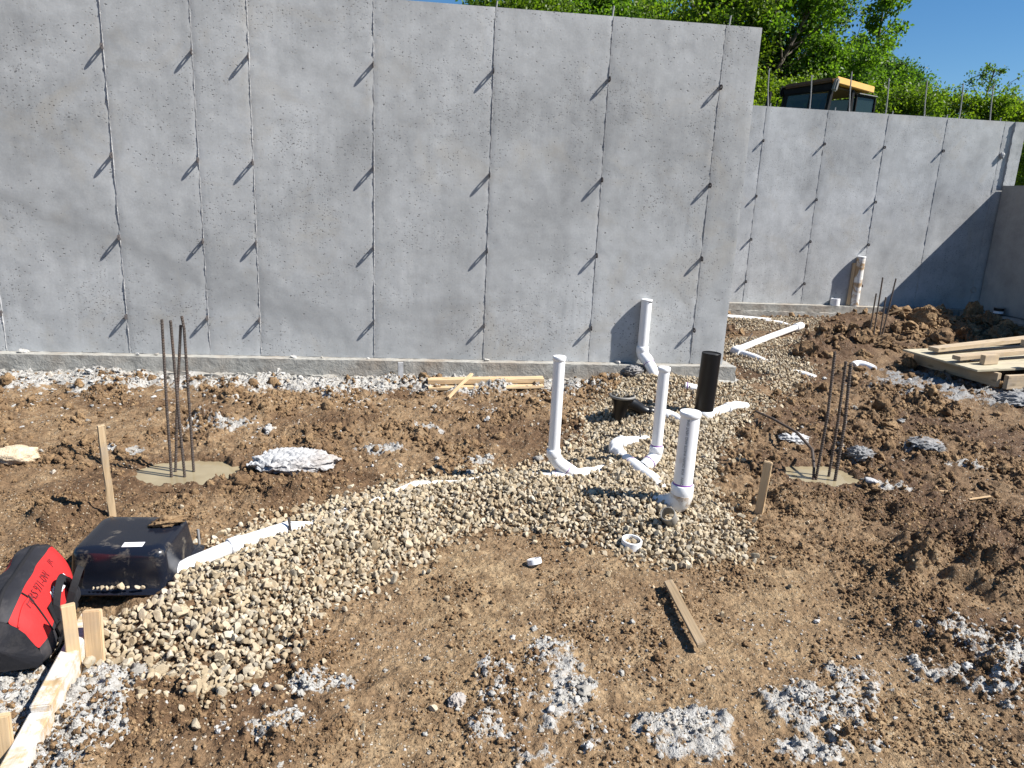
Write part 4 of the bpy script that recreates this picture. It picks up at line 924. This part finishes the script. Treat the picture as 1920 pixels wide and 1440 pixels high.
for k in range(4): box('print', (.030-.004*k, .0012, .0004), (.010, .010-.004*k, .0006), (0, 0, 0), M['labelink'], lb, 0)
T.rotation_euler = (R(2.5), 0, R(-2)); T.location = (-.712, -3.255, -.150)
o = link('mud_lump', clod_mesh('mud_lump', M['clod'], rs, IC4, .35, (.062, .038, .018))); o.location = (-.600, -3.195, .028); o.rotation_euler.z = .3; tag(o, 'lump of dried mud lying on top of the black tub', 'mud lump')
for i, (q, w_, s) in enumerate(((-.168, .0, .010), (-.09, .0, .007), (-.075, .001, .008), (-.058, 0, .009), (-.04, 0, .008), (-.025, 0, .009), (-.01, 0, .007), (.015, .0, .0155), (.04, 0, .008), (.075, 0, .0105), (.095, 0, .009))):
    o = bpy.data.objects.new('stone', stone_me[i % 14]); COL.objects.link(o); s *= 1.25; o.location = (-.712+q*.95, -3.434+w_, -.136+s*.5); o.scale = (s,)*3; o.rotation_euler = (i*1.3, i*.7, i*2.1)
    tag(o, 'tan pebble resting on the front rim of the black tub', 'stone', 'pebbles on the rim of the black tub')
# ---------------------------------------------------------------- tool bag
far = Vector((-.935, -3.50, 0)); near = Vector((-.855, -3.93, 0)); ax = (near-far).normalized(); sd = Vector((-ax.y, ax.x, 0)); LB = (near-far).length
if sd.x < 0: sd = -sd
zb = -.125
BG = empty('tool_bag', (-.895, -3.715, zb), label='red and black canvas tool bag with webbing handles standing on the form boards', cat='bag')
def sect(t, k):        # half section, k: 0 zipper .. last = bottom; returns (across, height)
    pts = [(0, .222), (.030, .220), (.046, .212), (.066, .190), (.090, .155), (.108, .115), (.120, .078), (.128, .040), (.128, .010), (.118, .0), (0, -.002)]
    u_, v_ = pts[k]; e = min(t, 1-t)*LB; g_ = sst(0, .05, np.array(e)); sc = .86+.14*float(g_)
    sag = .008*math.sin(t*9+k*.8)+.005*math.sin(t*21+k*1.7); drop = .035*float(sst(.25, .0, np.array(1-t)))
    return u_*sc+sag*(.5 if k > 1 else .1), max(-.002, (v_*(.93+.07*float(g_))-drop*(v_/.22))+sag*.25)
NT = 34; KP = 11; ts = [i/(NT-1) for i in range(NT)]
def bagpt(t, k, side=1):
    u_, v_ = sect(t, k); return far+ax*(t*LB)+sd*(u_*side)+Vector((0, 0, zb+v_))
def bagpart(name, ks, mt, side, off=0):
    V = []; F = []; m_ = len(ks)
    for t in ts:
        for k in ks: V.append(bagpt(t, k, side)+sd*side*off)
    for i in range(NT-1):
        for j in range(m_-1):
            q = (i*m_+j, i*m_+j+1, (i+1)*m_+j+1, (i+1)*m_+j); F.append(q if side > 0 else q[::-1])
    me = bpy.data.meshes.new(name); me.from_pydata([v-BG.location for v in V], [], F); o = link(name, me, mt, BG)
    sm = o.modifiers.new('s', 'SUBSURF'); sm.levels = sm.render_levels = 1; return o
for side in (1, -1):
    bagpart('zipper_panel', [0, 1, 2], M['blk'], side); bagpart('side_panel', [2, 3, 4, 5, 6], M['red'], side); bagpart('bottom', [6, 7, 8, 9, 10], M['blk'], side)
kid0(tube('zipper', [bagpt(t, 0)+Vector((0, 0, .001)) for t in ts], .0022, M['zip'], None, 8), BG)
kid0(tube('zip_tape', [bagpt(t, 0)+Vector((0, 0, -.003)) for t in ts], .0075, M['web'], None, 8), BG)
for tt, nm in ((0, 'end_panel'), (1, 'end_panel')):
    V = [bagpt(tt, k, 1) for k in range(KP)]+[bagpt(tt, k, -1) for k in range(KP-2, 0, -1)]; c = sum(V, Vector())/len(V)+ax*(.022 if tt else -.022); V.append(c); m_ = len(V)-1
    me = bpy.data.meshes.new(nm); me.from_pydata([v-BG.location for v in V], [], [(j, (j+1) % m_, m_) if tt else ((j+1) % m_, j, m_) for j in range(m_)]); link(nm, me, M['blk'], BG, False)
def surf(t, s, off=.002, side=1):      # point on the right face: s 0 (shoulder) .. 1 (bottom)
    ks = 2+s*7; k0 = int(min(ks, 8)); fr = ks-k0; a = bagpt(t, k0, side); b_ = bagpt(t, k0+1, side)
    up = (a-b_).normalized(); nrm = up.cross(ax); nrm = nrm if nrm.dot(sd*side) > 0 else -nrm
    return a.lerp(b_, fr)+nrm*off, nrm, up
def strap(name, pts, wdt, mt, th=.003):        # ribbon through (point, normal, widthdir)
    V = []; F = []
    for p, nrm, wd in pts: V += [p+wd*wdt/2+nrm*th, p-wd*wdt/2+nrm*th, p-wd*wdt/2, p+wd*wdt/2]
    for i in range(len(pts)-1):
        for j in range(4): F.append((i*4+j, i*4+(j+1) % 4, (i+1)*4+(j+1) % 4, (i+1)*4+j))
    F += [(3, 2, 1, 0), tuple(range(len(V)-4, len(V)))]
    me = bpy.data.meshes.new(name); me.from_pydata([v-BG.location for v in V], [], F); return link(name, me, mt, BG, False)
for t in (.30, .66):       # vertical webbing down the face
    strap('webbing', [(surf(t, s, .002)[0], surf(t, s)[1], ax) for s in np.linspace(.38, 1.0, 9)], .036, M['web'])
def handle(t0, t1, s0, lift, outw, name='handle'):
    pts = []
    a, na, ua = surf(t0, s0, .004); b_, nb, ub = surf(t1, s0, .004)
    for i in range(19):
        q = i/18; p = a.lerp(b_, q); h_ = math.sin(math.pi*q)**.55; p = p+ua*lift*h_+na*outw*h_
        pts.append((p, (na*.8+ua*.6).normalized(), (ua*.8-na*.6).normalized()*1.0))
    return strap(name, pts, .024, M['web'], .003)
handle(.30, .66, .58, .10, .022)
handle(.16, .44, .62, .09, .055)
strap('buckle', [(surf(.72, s, .006)[0], surf(.72, s)[1], ax) for s in (.62, .68, .74)], .040, M['blackpvc'], .006)
strap('webbing', [(surf(.74, s, .005)[0], surf(.74, s)[1], ax) for s in np.linspace(.74, 1.0, 5)], .046, M['web'])
# piping seam curving over the near part of the face
kid0(tube('piping', [surf(.80-.02*math.sin(q*3.1), s, .002)[0] for q, s in ((0, .0), (.2, .1), (.4, .2), (.6, .3), (.8, .42), (1, .6))], .0025, M['web'], None, 8), BG)
strap('fold', [(surf(t, .14+.03*math.sin(t*20), .0015)[0], surf(t, .14)[1], surf(t, .14)[2]) for t in np.linspace(.80, 1.0, 8)], .006, M['red'], .004)
# marks on the red face: white script mark and marker writing running along the bag
def face_text(body, size, t0, s0, ang, mt, name, shear=0, bold=0):
    me = text_mesh(body, size, shear, 1.0, 3, bold); a = R(ang)
    for v in me.vertices:
        x_, y_ = v.co.x, v.co.y; along = x_*math.cos(a)-y_*math.sin(a); up_ = x_*math.sin(a)+y_*math.cos(a)
        p, nn, uu = surf(max(0, min(1, t0-along/LB)), max(0, s0-up_/.215), .0022); v.co = p-BG.location
    return link(name, me, mt, BG, False)
face_text('HRS 971-0W', .036, .84, .17, 0, M['redink'], 'handwriting', 0, .0)
face_text('JR', .028, .26, .14, 0, M['redink'], 'handwriting')
face_text('Milwaukee', .038, .60, .38, 0, M['white'], 'logo', .35, .0016)
P_ = [(.60, .43), (.50, .38), (.505, .41), (.36, .37), (.45, .44), (.445, .41)]
me = bpy.data.meshes.new('logo'); me.from_pydata([surf(t, s, .0024)[0]-BG.location for t, s in P_], [], [(0, 1, 2), (2, 1, 3), (2, 3, 5), (5, 3, 4)]); link('logo', me, M['white'], BG, False)

# ---------------------------------------------------------------- stones, clods and chunks
def stone(x, y, s, label, group=None, me=None, mt=None, cat='stone', sink=.3, rz=0, sq=1, z=None, name='stone'):
    o = bpy.data.objects.new(name, me or stone_me[int(abs(x*97+y*31)) % 14]); COL.objects.link(o)
    o.location = (x, y, (H(x, y) if z is None else z)+s*(.6-sink)); o.scale = (s, s, s*sq); o.rotation_euler = (0 if me else x*5, 0 if me else y*3, rz or x*7); return tag(o, label, cat, group)
for x, y, s, lb in ((-.44, -3.91, .014, 'white pebble on the soil between the form board and the gravel'), (-.38, -3.96, .015, 'pale pebble just below the gravel tip near the form board'), (-.37, -4.02, .013, 'square pale pebble below the gravel tip'),
        (-.475, -3.99, .021, 'round brown pebble beside the concrete spill at the form board'), (-.43, -3.995, .020, 'broad tan pebble right of the round brown one'), (.235, -4.19, .017, 'white chip of stone lying near the bottom edge of the soil'),
        (.255, -4.165, .018, 'brown stone behind the white chip near the bottom edge'), (.46, -4.09, .016, 'small orange stone beside the crusty grey lump in front'), (.71, -3.68, .010, 'small white pebble on bare soil above the middle spill'), (.80, -3.57, .012, 'white pebble alone on bare soil below the tipped ring'),
        (.45, -3.98, .013, 'pinkish pebble behind the crusty lump in front'), (-.26, -4.01, .028, 'large tan cobble at the lower edge of the gravel'), (.62, -3.00, .014, 'grey pebble at the gravel edge on the bare soil'), (.10, -3.86, .013, 'white pebble right of the gravel bed in front')):
    stone(x, y, s, lb)
IC6 = ico(6)
def roughen(me, a, s):
    q = np.empty(len(me.vertices)*3, np.float32); me.vertices.foreach_get('co', q); q = q.reshape(-1, 3); c1, r1 = worley(q[:, 0]*s, q[:, 1]*s+q[:, 2]*s, 4); c2, _ = worley(q[:, 0]*s*2.3, q[:, 1]*s*2.3+q[:, 2]*s*2, 5)
    q *= (1+a*(.5-c1)*(r1+.4)+a*.35*(.5-c2))[:, None]; me.vertices.foreach_set('co', q.ravel()); return me
lump = roughen(clod_mesh('concrete_lump', M['lump'], rs, ico(5), .22, (1, .85, .7)), .3, 4); gl = roughen(clod_mesh('grey_lump', M['glump'], rs, IC6, .16, (1, .8, .5)), .30, 5); bd = rock_mesh('boulder', M['lump'], rs, IC4, 9, .5, .85, (1, .7, .45), .06)
tanm = mat_plain('tan_boulder', (.58, .46, .32), .9, 0, .2, .25, 5, .01, (.3, .2, .12), .6, 3); bd2 = clod_mesh('boulder', tanm, rs, IC4, .16, (1, .7, .40))
stone(.535, -4.06, .027, 'crusty grey concrete lump lying alone on the front soil', None, lump, cat='concrete lump', name='concrete_lump')
stone(-1.83, -1.94, .13, 'pale tan boulder half sunk in the soil at the left edge', None, bd2, sink=.35, name='boulder', rz=.1)
cy_ = clod_mesh('slab_lump', M['lump'], rs, IC6, .12, (1, .62, .26))
qv = np.empty(len(cy_.vertices)*3, np.float32); cy_.vertices.foreach_get('co', qv); qv = qv.reshape(-1, 3); w9, r9 = worley(qv[:, 0]*9, qv[:, 1]*9+qv[:, 2]*9, 4); w8, _ = worley(qv[:, 0]*20, qv[:, 1]*20+qv[:, 2]*20, 5)
qv[:, 2] += .10*(.5-w9)*(r9+.4)+.03*(.5-w8); cy_.vertices.foreach_set('co', qv.ravel())
o = stone(-.31, -2.02, .24, 'long whitish crumbly concrete lump right of the left puddle', None, cy_, cat='concrete lump', sink=.50, rz=.02, name='concrete_lump')
stone(3.19, -1.93, .085, 'dark grey crumbly concrete lump beside the right puddle', None, gl, cat='concrete lump', name='concrete_lump', rz=.4)
stone(3.80, -1.72, .12, 'grey speckled concrete lump on the mud at the right', None, gl, cat='concrete lump', sink=.55, rz=1.2, sq=.5, name='concrete_lump')
stone(5.55, -.52, .22, 'large grey concrete blob in front of the plywood heap', None, gl, cat='concrete lump', sink=.5, rz=.7, sq=.6, name='concrete_lump')
stone(6.05, -.30, .20, 'grey concrete blob right of the broad stake', None, gl, cat='concrete lump', sink=.45, rz=2.7, sq=.6, name='concrete_lump')
stone(2.2, -.14, .09, 'dark rough concrete knob on the footing beside the wall pipe', None, gl, cat='concrete lump', sink=.3, rz=.7, z=-.07, name='concrete_lump')
stone(2.96, -1.50, .10, 'flat pale concrete splash above the right puddle', None, lump, cat='concrete lump', sink=.75, rz=.3, sq=.4, name='concrete_lump')
stone(3.01, -2.33, .05, 'pale stone at the front edge of the right puddle', None, bd)
ch = [rock_mesh('concrete_chunk', M['chip'], rs, IC3, 12, .4, .8, (1, .7, .35), .08, False) for _ in range(4)]
for i, (x, s, lb) in enumerate(((-2.72, .055, 'large flat concrete flake on the footing ledge at far left'), (-1.86, .035, 'small flake on the footing ledge left of the four rebars'), (-1.72, .03, 'rounded flake on the footing ledge behind the four rebars'), (-.66, .042, 'pointed flake on the footing ledge right of the four rebars'), (-.42, .026, 'small round flake next to the pointed one on the ledge'),
        (.93, .040, 'loose flakes lump on the ledge below the fifth seam'), (2.08, .045, 'light flake on the footing ledge left of the wall pipe'), (-.05, .02, 'tiny flake on the ledge in the middle of the wall'))):
    o = bpy.data.objects.new('concrete_chunk', ch[i % 4]); COL.objects.link(o); o.location = (x, -.05, .002+s*.2); o.scale = (s, s*.8, s); o.rotation_euler = (.1*i, .15, i*1.9); tag(o, lb, 'concrete chunk')
# heap of big clods before the far wall, each clod a thing
hr = np.random.RandomState(21); M['bclod'] = mat_clod('heap_clay', 1.0); big = [clod_mesh('big_clod', M['bclod'], hr, IC4, .34, (1, hr.uniform(.6, .9), hr.uniform(.4, .7))) for _ in range(3)]+[rock_mesh('big_clod', M['bclod'], hr, IC4, 10, .38, .75, (1, hr.uniform(.6, .9), hr.uniform(.45, .7)), .13) for _ in range(6)]
for m_ in big: m_.set_sharp_from_angle(angle=R(30))
def bigclod(x, y, s, rot): 
    o = bpy.data.objects.new('mud_clod', big[hr.randint(9)]); COL.objects.link(o); o.location = (x, y, H(x, y)+s*.12); o.scale = (s,)*3; o.rotation_euler = rot
    size = 'fist-sized' if s < .07 else 'head-sized' if s < .13 else 'boulder-sized'
    if y < 1.2: plc = 'between the gravel bank and the right puddle' if x < 2.7 and y > -2 else 'behind the right puddle' if y > -1.9 else 'on the churned mud right of the front soil'
    else: plc = 'at the left foot of the heap' if x < 6.75 else 'at the shaded right end of the heap' if x > 8.0 else 'on the back of the heap near the far wall' if y > 3.15 else 'on the sunny front of the heap'
    return tag(o, size+' brown clay clod '+plc, 'mud clod', 'clods of the heap before the far wall')
k = 0
while k < 190:
    x = hr.uniform(5.7, 8.5); y = hr.normal(2.95, .50)
    if y > 3.95 or x > 8.45 or (x < 6.75 and y > 2.75) or math.hypot((x-5.95)/.38, (y-2.22)/.3) < 1.1 or pile(np.array(x), np.array(y)) < .012: continue
    bigclod(x, y, float(np.clip(hr.lognormal(math.log(.10), .45), .035, .22)), (hr.normal(0, .8), hr.normal(0, .8), hr.rand()*6.3)); k += 1
k = 0
while k < 95:
    x = hr.normal(5.35, .75); y = hr.normal(2.1, .55)
    if poly_sd(np.array([x]), np.array([y]))[0] > -.02 or y > 3.8 or math.hypot((x-5.95)/.38, (y-2.22)/.3) < 1.1: continue
    s = float(np.clip(hr.lognormal(math.log(.065), .5), .03, .17))*(.6 if y > 2.7 else 1); o = bigclod(x, y, s, (hr.normal(0, .4), hr.normal(0, .4), hr.rand()*6.3)); o['label'] = ('fist-sized' if s < .05 else 'larger' if s < .09 else 'very big')+' clay clod '+('close to the far drain bend' if x < 4.9 else 'right behind the far rebars' if y > 2.3 and x > 5.5 else 'between gravel and far rebars' if y > 1.9 else 'on the mud before the far rebars'); o['group'] = 'clods between the gravel and the far rebars'; k += 1
k = 0
while k < 50:
    x = hr.uniform(2.45, 4.2); y = hr.uniform(-3.6, .3)
    if poly_sd(np.array([x]), np.array([y]))[0] > -.05 or math.hypot((x-2.82)/.24, (y+2.11)/.17) < 1.2: continue
    s = float(np.clip(hr.lognormal(math.log(.034), .4), .018, .075)); o = bigclod(x, y, s, (hr.normal(0, .4), hr.normal(0, .4), hr.rand()*6.3)); o['group'] = 'clods on the mud at the right'; k += 1
# can on the right footing, scrap of flagging
o = empty('can', (8.80, 3.70, .0), label='dark squashed can with a light label on the right footing', cat='can')
zc = H(8.8, 3.7); zc = .0
tube('body', [(0, 0, 0), (0, 0, .10)], .068, M['blackpvc'], o, 24); tube('rim', [(0, 0, .10), (0, 0, .108)], .070, M['steel'], o, 24); tube('label', [(-.004, -.004, .02), (-.004, -.004, .055)], .0665, M['white'], o, 24)
V = [(2.93, -3.27, .0), (2.95, -3.265, .012), (2.97, -3.275, .004), (2.985, -3.27, .018), (2.93, -3.285, .004), (2.95, -3.282, .018), (2.97, -3.29, .010), (2.985, -3.285, .022)]
zf = H(2.96, -3.28)+.012; me = bpy.data.meshes.new('flagging_scrap'); me.from_pydata([(a, b_, c+zf) for a, b_, c in V], [], [(0, 1, 5, 4), (1, 2, 6, 5), (2, 3, 7, 6)]); tag(link('flagging_scrap', me, M['pink'], None, False), 'scrap of pink flagging tape on the clods at the right', 'flagging')

# ---------------------------------------------------------------- machine cab beyond the far wall
K = empty('construction_machine', (9.3, 10.0, .9), label='construction machine with a dark cab and yellow roof behind the far wall', cat='construction machine')
K.rotation_euler.z = R(20)
def kb(name, size, loc, mt, rot=(0, 0, 0), par=None, bev=.01): return box(name, size, loc, rot, mt, par or K, bev, 2)
Z0 = .9
kb('lower_body', (2.6, 1.3, .95), (.1, 1.0, .85), M['yellow'], bev=.05); 
for yy in (.1, 1.9):
    tr = kb('track', (2.9, .38, .72), (.1, yy, .36), M['black'], bev=.16)
    for q in range(5): hollow('roller', (-1.0+q*.52, yy-.20, .28), (-1.0+q*.52, yy-.24, .28), .16, .05, M['steel'], tr, 16)
# cab: x along the machine, front face (window) turned left-forward
kb('cab_floor', (1.28, 1.25, .12), (.02, .62, 1.38), M['black'])
for nm, a, b_ in (('corner_post', (-.42, 0, 1.4), (-.20, 0, 3.12)), ('corner_post', (-.95, 1.2, 1.4), (-.80, 1.2, 3.05)), ('corner_post', (.96, 0, 1.4), (.94, 0, 3.05)), ('corner_post', (.96, 1.15, 1.4), (.94, 1.15, 3.05)), ('door_post', (.42, -.02, 1.4), (.42, -.02, 3.08))):
    plank(nm, a, b_, .075, .09, M['black'], K, bev=.012)
plank('corner_post', (-.92, .74, 1.4), (-.80, .70, 3.05), .08, .10, M['black'], K, bev=.012)
# roof: yellow fascia falling to the right on the door side, dusty top and dark rounded front
plank('roof_fascia', (-.20, -.09, 3.225), (1.0, -.09, 3.135), .05, .135, M['yellow'], K, bev=.012)
rf = plank('roof', (-.20, .55, 3.215), (1.0, .55, 3.125), 1.22, .10, M['yellow'], K, bev=.03)
plank('front_visor', (-.84, .74, 3.08), (-.22, .0, 3.22), .30, .09, M['brown'], K, bev=.03)
plank('visor_beam', (-.88, .74, 2.98), (-.20, -.04, 3.09), .08, .17, M['black'], K, bev=.03)
plank('visor_end', (-.88, .76, 2.88), (-.87, .76, 3.12), .10, .12, M['black'], K, bev=.04)
plank('corner_lamp', (-.25, -.10, 2.98), (-.19, -.10, 3.25), .12, .10, M['grey'], K, bev=.03)
def pane(name, P, mt, par=K, th=.008):
    P = [Vector(p) for p in P]; nn = (P[1]-P[0]).cross(P[2]-P[0]).normalized()*th; V = [p for p in P]+[p+nn for p in P]; n = len(P)
    me = bpy.data.meshes.new(name); me.from_pydata(V, [], [tuple(range(n))[::-1], tuple(range(n, 2*n))]+[(i, (i+1) % n, n+(i+1) % n, n+i) for i in range(n)]); return link(name, me, mt, par, False)
pane('front_window', [(-.86, .70, 1.5), (-.43, .04, 1.5), (-.26, .04, 2.96), (-.78, .66, 2.92)], M['glass'])
plank('window_bar', (-.62, .32, 1.5), (-.50, .28, 2.94), .05, .05, M['black'], K, bev=.01)
dr = empty('door', (0, 0, 0), parent=K)
for nm, a, b_ in (('door_frame', (.50, -.06, 1.45), (.52, -.06, 2.99)), ('door_frame', (1.0, -.16, 1.45), (1.0, -.16, 2.96)), ('door_frame', (.50, -.06, 2.98), (1.02, -.16, 2.95)), ('door_frame', (.50, -.06, 1.45), (1.02, -.16, 1.45))):
    plank(nm, a, b_, .06, .05, M['black'], dr, bev=.012)
pane('door_window', [(.53, -.065, 1.5), (.98, -.155, 1.5), (.98, -.155, 2.93), (.54, -.065, 2.96)], M['glass'], dr)
plank('door_trim', (.54, -.11, 3.015), (1.02, -.20, 2.985), .03, .02, M['steel'], K, bev=.004)
pane('rear_window', [(.93, .08, 1.5), (.93, 1.1, 1.5), (.91, 1.1, 3.0), (.91, .08, 3.0)], M['glass'])
kb('headliner', (1.2, 1.1, .03), (.3, .6, 3.08), M['beige'], (0, R(5), 0)); kb('seat_back', (.14, .46, .75), (.28, .6, 2.25), M['seat'], (0, R(8), 0), bev=.05); kb('seat_cushion', (.45, .46, .14), (.05, .6, 1.85), M['seat'], bev=.04)
tube('mirror_arm', [(-.90, .75, 2.85), (-1.04, .70, 2.80), (-1.16, .66, 2.3)], .016, M['black'], K, 8)

# ---------------------------------------------------------------- trees
def tree_mesh(seed, height_, rad, leaves, leafsize, mt, shape='round', clusters=95, spread=.34, bare=0):
    rr = np.random.RandomState(seed); base = .22 if shape != 'bush' else .05
    V = []; F = []
    def limb(P, r0, r1, n=6):
        nonlocal V, F
        v, f_ = tube_vf(P, [r0+(r1-r0)*i/(len(P)-1) for i in range(len(P))], n, False); k = len(V); V += v; F += [tuple(k+q for q in ff) for ff in f_]
    tr = [Vector((0, 0, -.3))]; d = Vector((rr.uniform(-.05, .05), rr.uniform(-.05, .05), 1))
    for i in range(9): d += Vector((rr.normal(0, .05), rr.normal(0, .05), 0)); tr.append(tr[-1]+d.normalized()*height_*.105)
    limb(tr, height_*.018+.03, .02, 8)
    tips = []
    nb = int(clusters*.4)
    for i in range(nb):
        q = base+(1-base)*(i+.5)/nb; p0 = tr[0].lerp(tr[-1], 0); j = q*9; a = tr[min(int(j), 8)].lerp(tr[min(int(j)+1, 9)], j % 1)
        az = i*2.4+rr.uniform(-.5, .5)
        prof = {'round': math.sin(math.pi*min(1, (q-base)/(1-base)*.93+.12))**.6, 'bush': math.sin(math.pi*min(1, q*.8+.2))**.5, 'tall': .55*(1-q)**.5+.12, 'sparse': .75*math.sin(math.pi*(q*.8+.15))}[shape]
        ln = rad*prof*rr.uniform(.6, 1.15); dirn = Vector((math.cos(az), math.sin(az), rr.uniform(.25, .8) if shape != 'tall' else rr.uniform(.8, 1.5))).normalized()
        P = [a]; dd = dirn.copy()
        for s in range(5): dd = (dd+Vector((rr.normal(0, .13), rr.normal(0, .13), rr.normal(.06, .1)))).normalized(); P.append(P[-1]+dd*ln/5)
        limb(P, .012+.012*ln, .005, 5); tips.append(P[-1]); tips.append(P[3]); 
        for s in (2, 3, 4):
            if rr.rand() < .8:
                e = (dd+Vector((rr.normal(0, .6), rr.normal(0, .6), rr.normal(.1, .4)))).normalized(); q2 = P[s]+e*ln*rr.uniform(.2, .42); q3 = q2+(e+Vector((rr.normal(0, .3), rr.normal(0, .3), .2))).normalized()*ln*.14
                limb([P[s], q2, q3], .008, .003, 4); tips.append(q2); tips.append(q3)
    trunk = bpy.data.meshes.new('trunk'); trunk.from_pydata([tuple(v) for v in V], [], F); trunk.materials.append(M['bark'])
    tips = np.array([t[:] for t in tips]); keep = rr.rand(len(tips)) > bare; tips = tips[keep]
    n = leaves; c = tips[rr.randint(0, len(tips), n)]; sg = spread*(.55+.9*rr.rand(len(tips)))[rr.randint(0, len(tips), n)]
    dv = rr.normal(size=(n, 3)); dv /= np.linalg.norm(dv, axis=1)[:, None]; ctr = c+dv*(sg*rr.rand(n)**.5)[:, None]*np.array([1, 1, .7])
    a = rr.normal(size=(n, 3)); a[:, 2] -= .3; a /= np.linalg.norm(a, axis=1)[:, None]; up = rr.normal(size=(n, 3))+np.array([0, 0, 1.1]); b_ = np.cross(a, up); b_ /= np.linalg.norm(b_, axis=1)[:, None]+1e-9; nn = np.cross(a, b_)
    s = leafsize*rr.uniform(.65, 1.3, n)[:, None]
    VV = np.stack([ctr-a*s*.5, ctr+b_*s*.30+nn*s*.06, ctr+a*s*.5, ctr-b_*s*.30+nn*s*.06], 1).reshape(-1, 3); FF = np.arange(4*n).reshape(-1, 4)
    FT = np.stack([FF[:, [0, 1, 2]], FF[:, [0, 2, 3]]], 1).reshape(-1, 3); cr = npmesh('crown', VV, FT); cr.materials.append(mt)
    at = cr.attributes.new('tint', 'FLOAT', 'POINT'); at.data.foreach_set('value', np.repeat(rr.rand(n)**1.2, 4).astype(np.float32)); return trunk, cr
TP = {'maple': tree_mesh(1, 8.6, 2.7, 26000, .14, M['leafA'], 'round', 110, .55), 'yellow': tree_mesh(2, 7.4, 2.5, 22000, .13, M['leafB'], 'round', 100, .55), 'dark': tree_mesh(3, 8.0, 2.4, 20000, .135, M['leafC'], 'round', 95, .5),
      'tall': tree_mesh(4, 9.6, 2.9, 5600, .16, M['leafA'], 'tall', 80, .34), 'sparse': tree_mesh(5, 6.6, 2.8, 2600, .10, M['leafC'], 'sparse', 60, .25, .3), 'bush': tree_mesh(6, 5.0, 2.4, 20000, .115, M['leafB'], 'bush', 110, .5)}
def tree(kind, x, y, sc, rz, label, name='tree', grp='trees beyond the far wall'):
    t = empty(name, (x, y, .85), rz, label, 'tree', grp); t.scale = (sc, sc, sc); tk, cr = TP[kind]
    link('trunk', tk, None, t, False); link('crown', cr, None, t, False); return t
TREES = [('maple', 1.3, 24.5, .93, .3, 'tree whose crown just clears the wall top at its left visible end'), ('yellow', 4.3, 23.5, 1.12, 1.1, 'yellow-green tree above the wall between the second and third top rods'), ('maple', 7.2, 23.5, 1.05, 2.0, 'bushy green tree above the middle of the tall wall'),
 ('yellow', 10.0, 22.5, 1.28, 3.1, 'bright yellow-green tree above the right end of the tall wall'), ('maple', 12.3, 22.5, 1.18, .9, 'tall mid-green tree right behind the corner of the tall wall'), ('dark', 13.5, 23.5, .93, 2.2, 'darker green tree directly above the machine cab'),
 ('sparse', 15.9, 23.0, 1.45, .4, 'thin airy tree against the sky right of the dark one'), ('tall', 17.2, 22.5, 1.02, 1.5, 'tall narrow tree rising highest against the blue sky'), ('maple', 16.4, 20.5, .84, 4.1, 'bushy green tree right of the cab below the tall narrow one'),
 ('dark', 18.6, 22.0, .83, 5.0, 'rounded dark green tree stepping down right of the tall narrow one'), ('maple', 20.3, 22.5, .74, 3.6, 'smaller green tree on the descending treeline'), ('sparse', 21.9, 21.6, 1.02, 2.6, 'half-bare tree with dark branches above the wall top rods'),
 ('yellow', 22.6, 23.5, .62, 1.9, 'low yellow-green tree near the right end of the far wall'), ('dark', 25.3, 23.5, .72, 4.4, 'green tree cut by the right edge of the picture')]
for a in TREES: tree(*a)
for i, (kd, x, y, sc, rz) in enumerate((('maple', 5.8, 28, 1.15, .2), ('dark', 9.2, 29, 1.25, 1.4), ('maple', 12.6, 29, 1.25, 2.4), ('dark', 15.8, 29, .92, .8), ('yellow', 19.5, 28, .9, 3.3), ('maple', 23.0, 28, .78, 5.2), ('dark', 27.5, 28, .75, 3.9))):
    tree(kd, x, y, sc, rz, 'tree deeper in the wood, half hidden '+('behind the yellow-green tree near the second top rod', 'behind the bushy tree above the tall wall', 'behind the tree at the tall wall corner', 'behind the machine cab and the dark tree', 'behind the tall narrow tree', 'behind the half-bare tree', 'beyond the right edge of the far wall')[i], 'tree', 'trees deeper in the wood')
BUSH = [(9.8, 18.0, .95, 'bush beyond the far wall next to the tall wall corner'), (12.0, 18.6, .96, 'bush seen left of and behind the cab windows'), (14.4, 18.4, .93, 'bush right behind the yellow cab roof'), (16.6, 18.2, .94, 'bush between the third and fourth rods right of the cab'),
 (18.6, 18.3, .93, 'yellow-green bush above the far wall before the tall narrow tree'), (20.6, 18.6, .91, 'bush above the far wall under the rounded dark tree'), (22.4, 18.8, .87, 'bush under the half-bare tree'), (16.9, 12.0, .62, 'bush filling the gap right of the lit wall stub'), (19.0, 14.0, .75, 'bush beyond the low wall at the right edge')]
for i, (x, y, sc, lb) in enumerate(BUSH): tree('bush', x, y, sc, i*1.37, lb, 'bush', 'bushes beyond the far wall')
for o in COL.objects:
    if o.name.startswith('bush') and o.get('category'): o['category'] = 'bush'
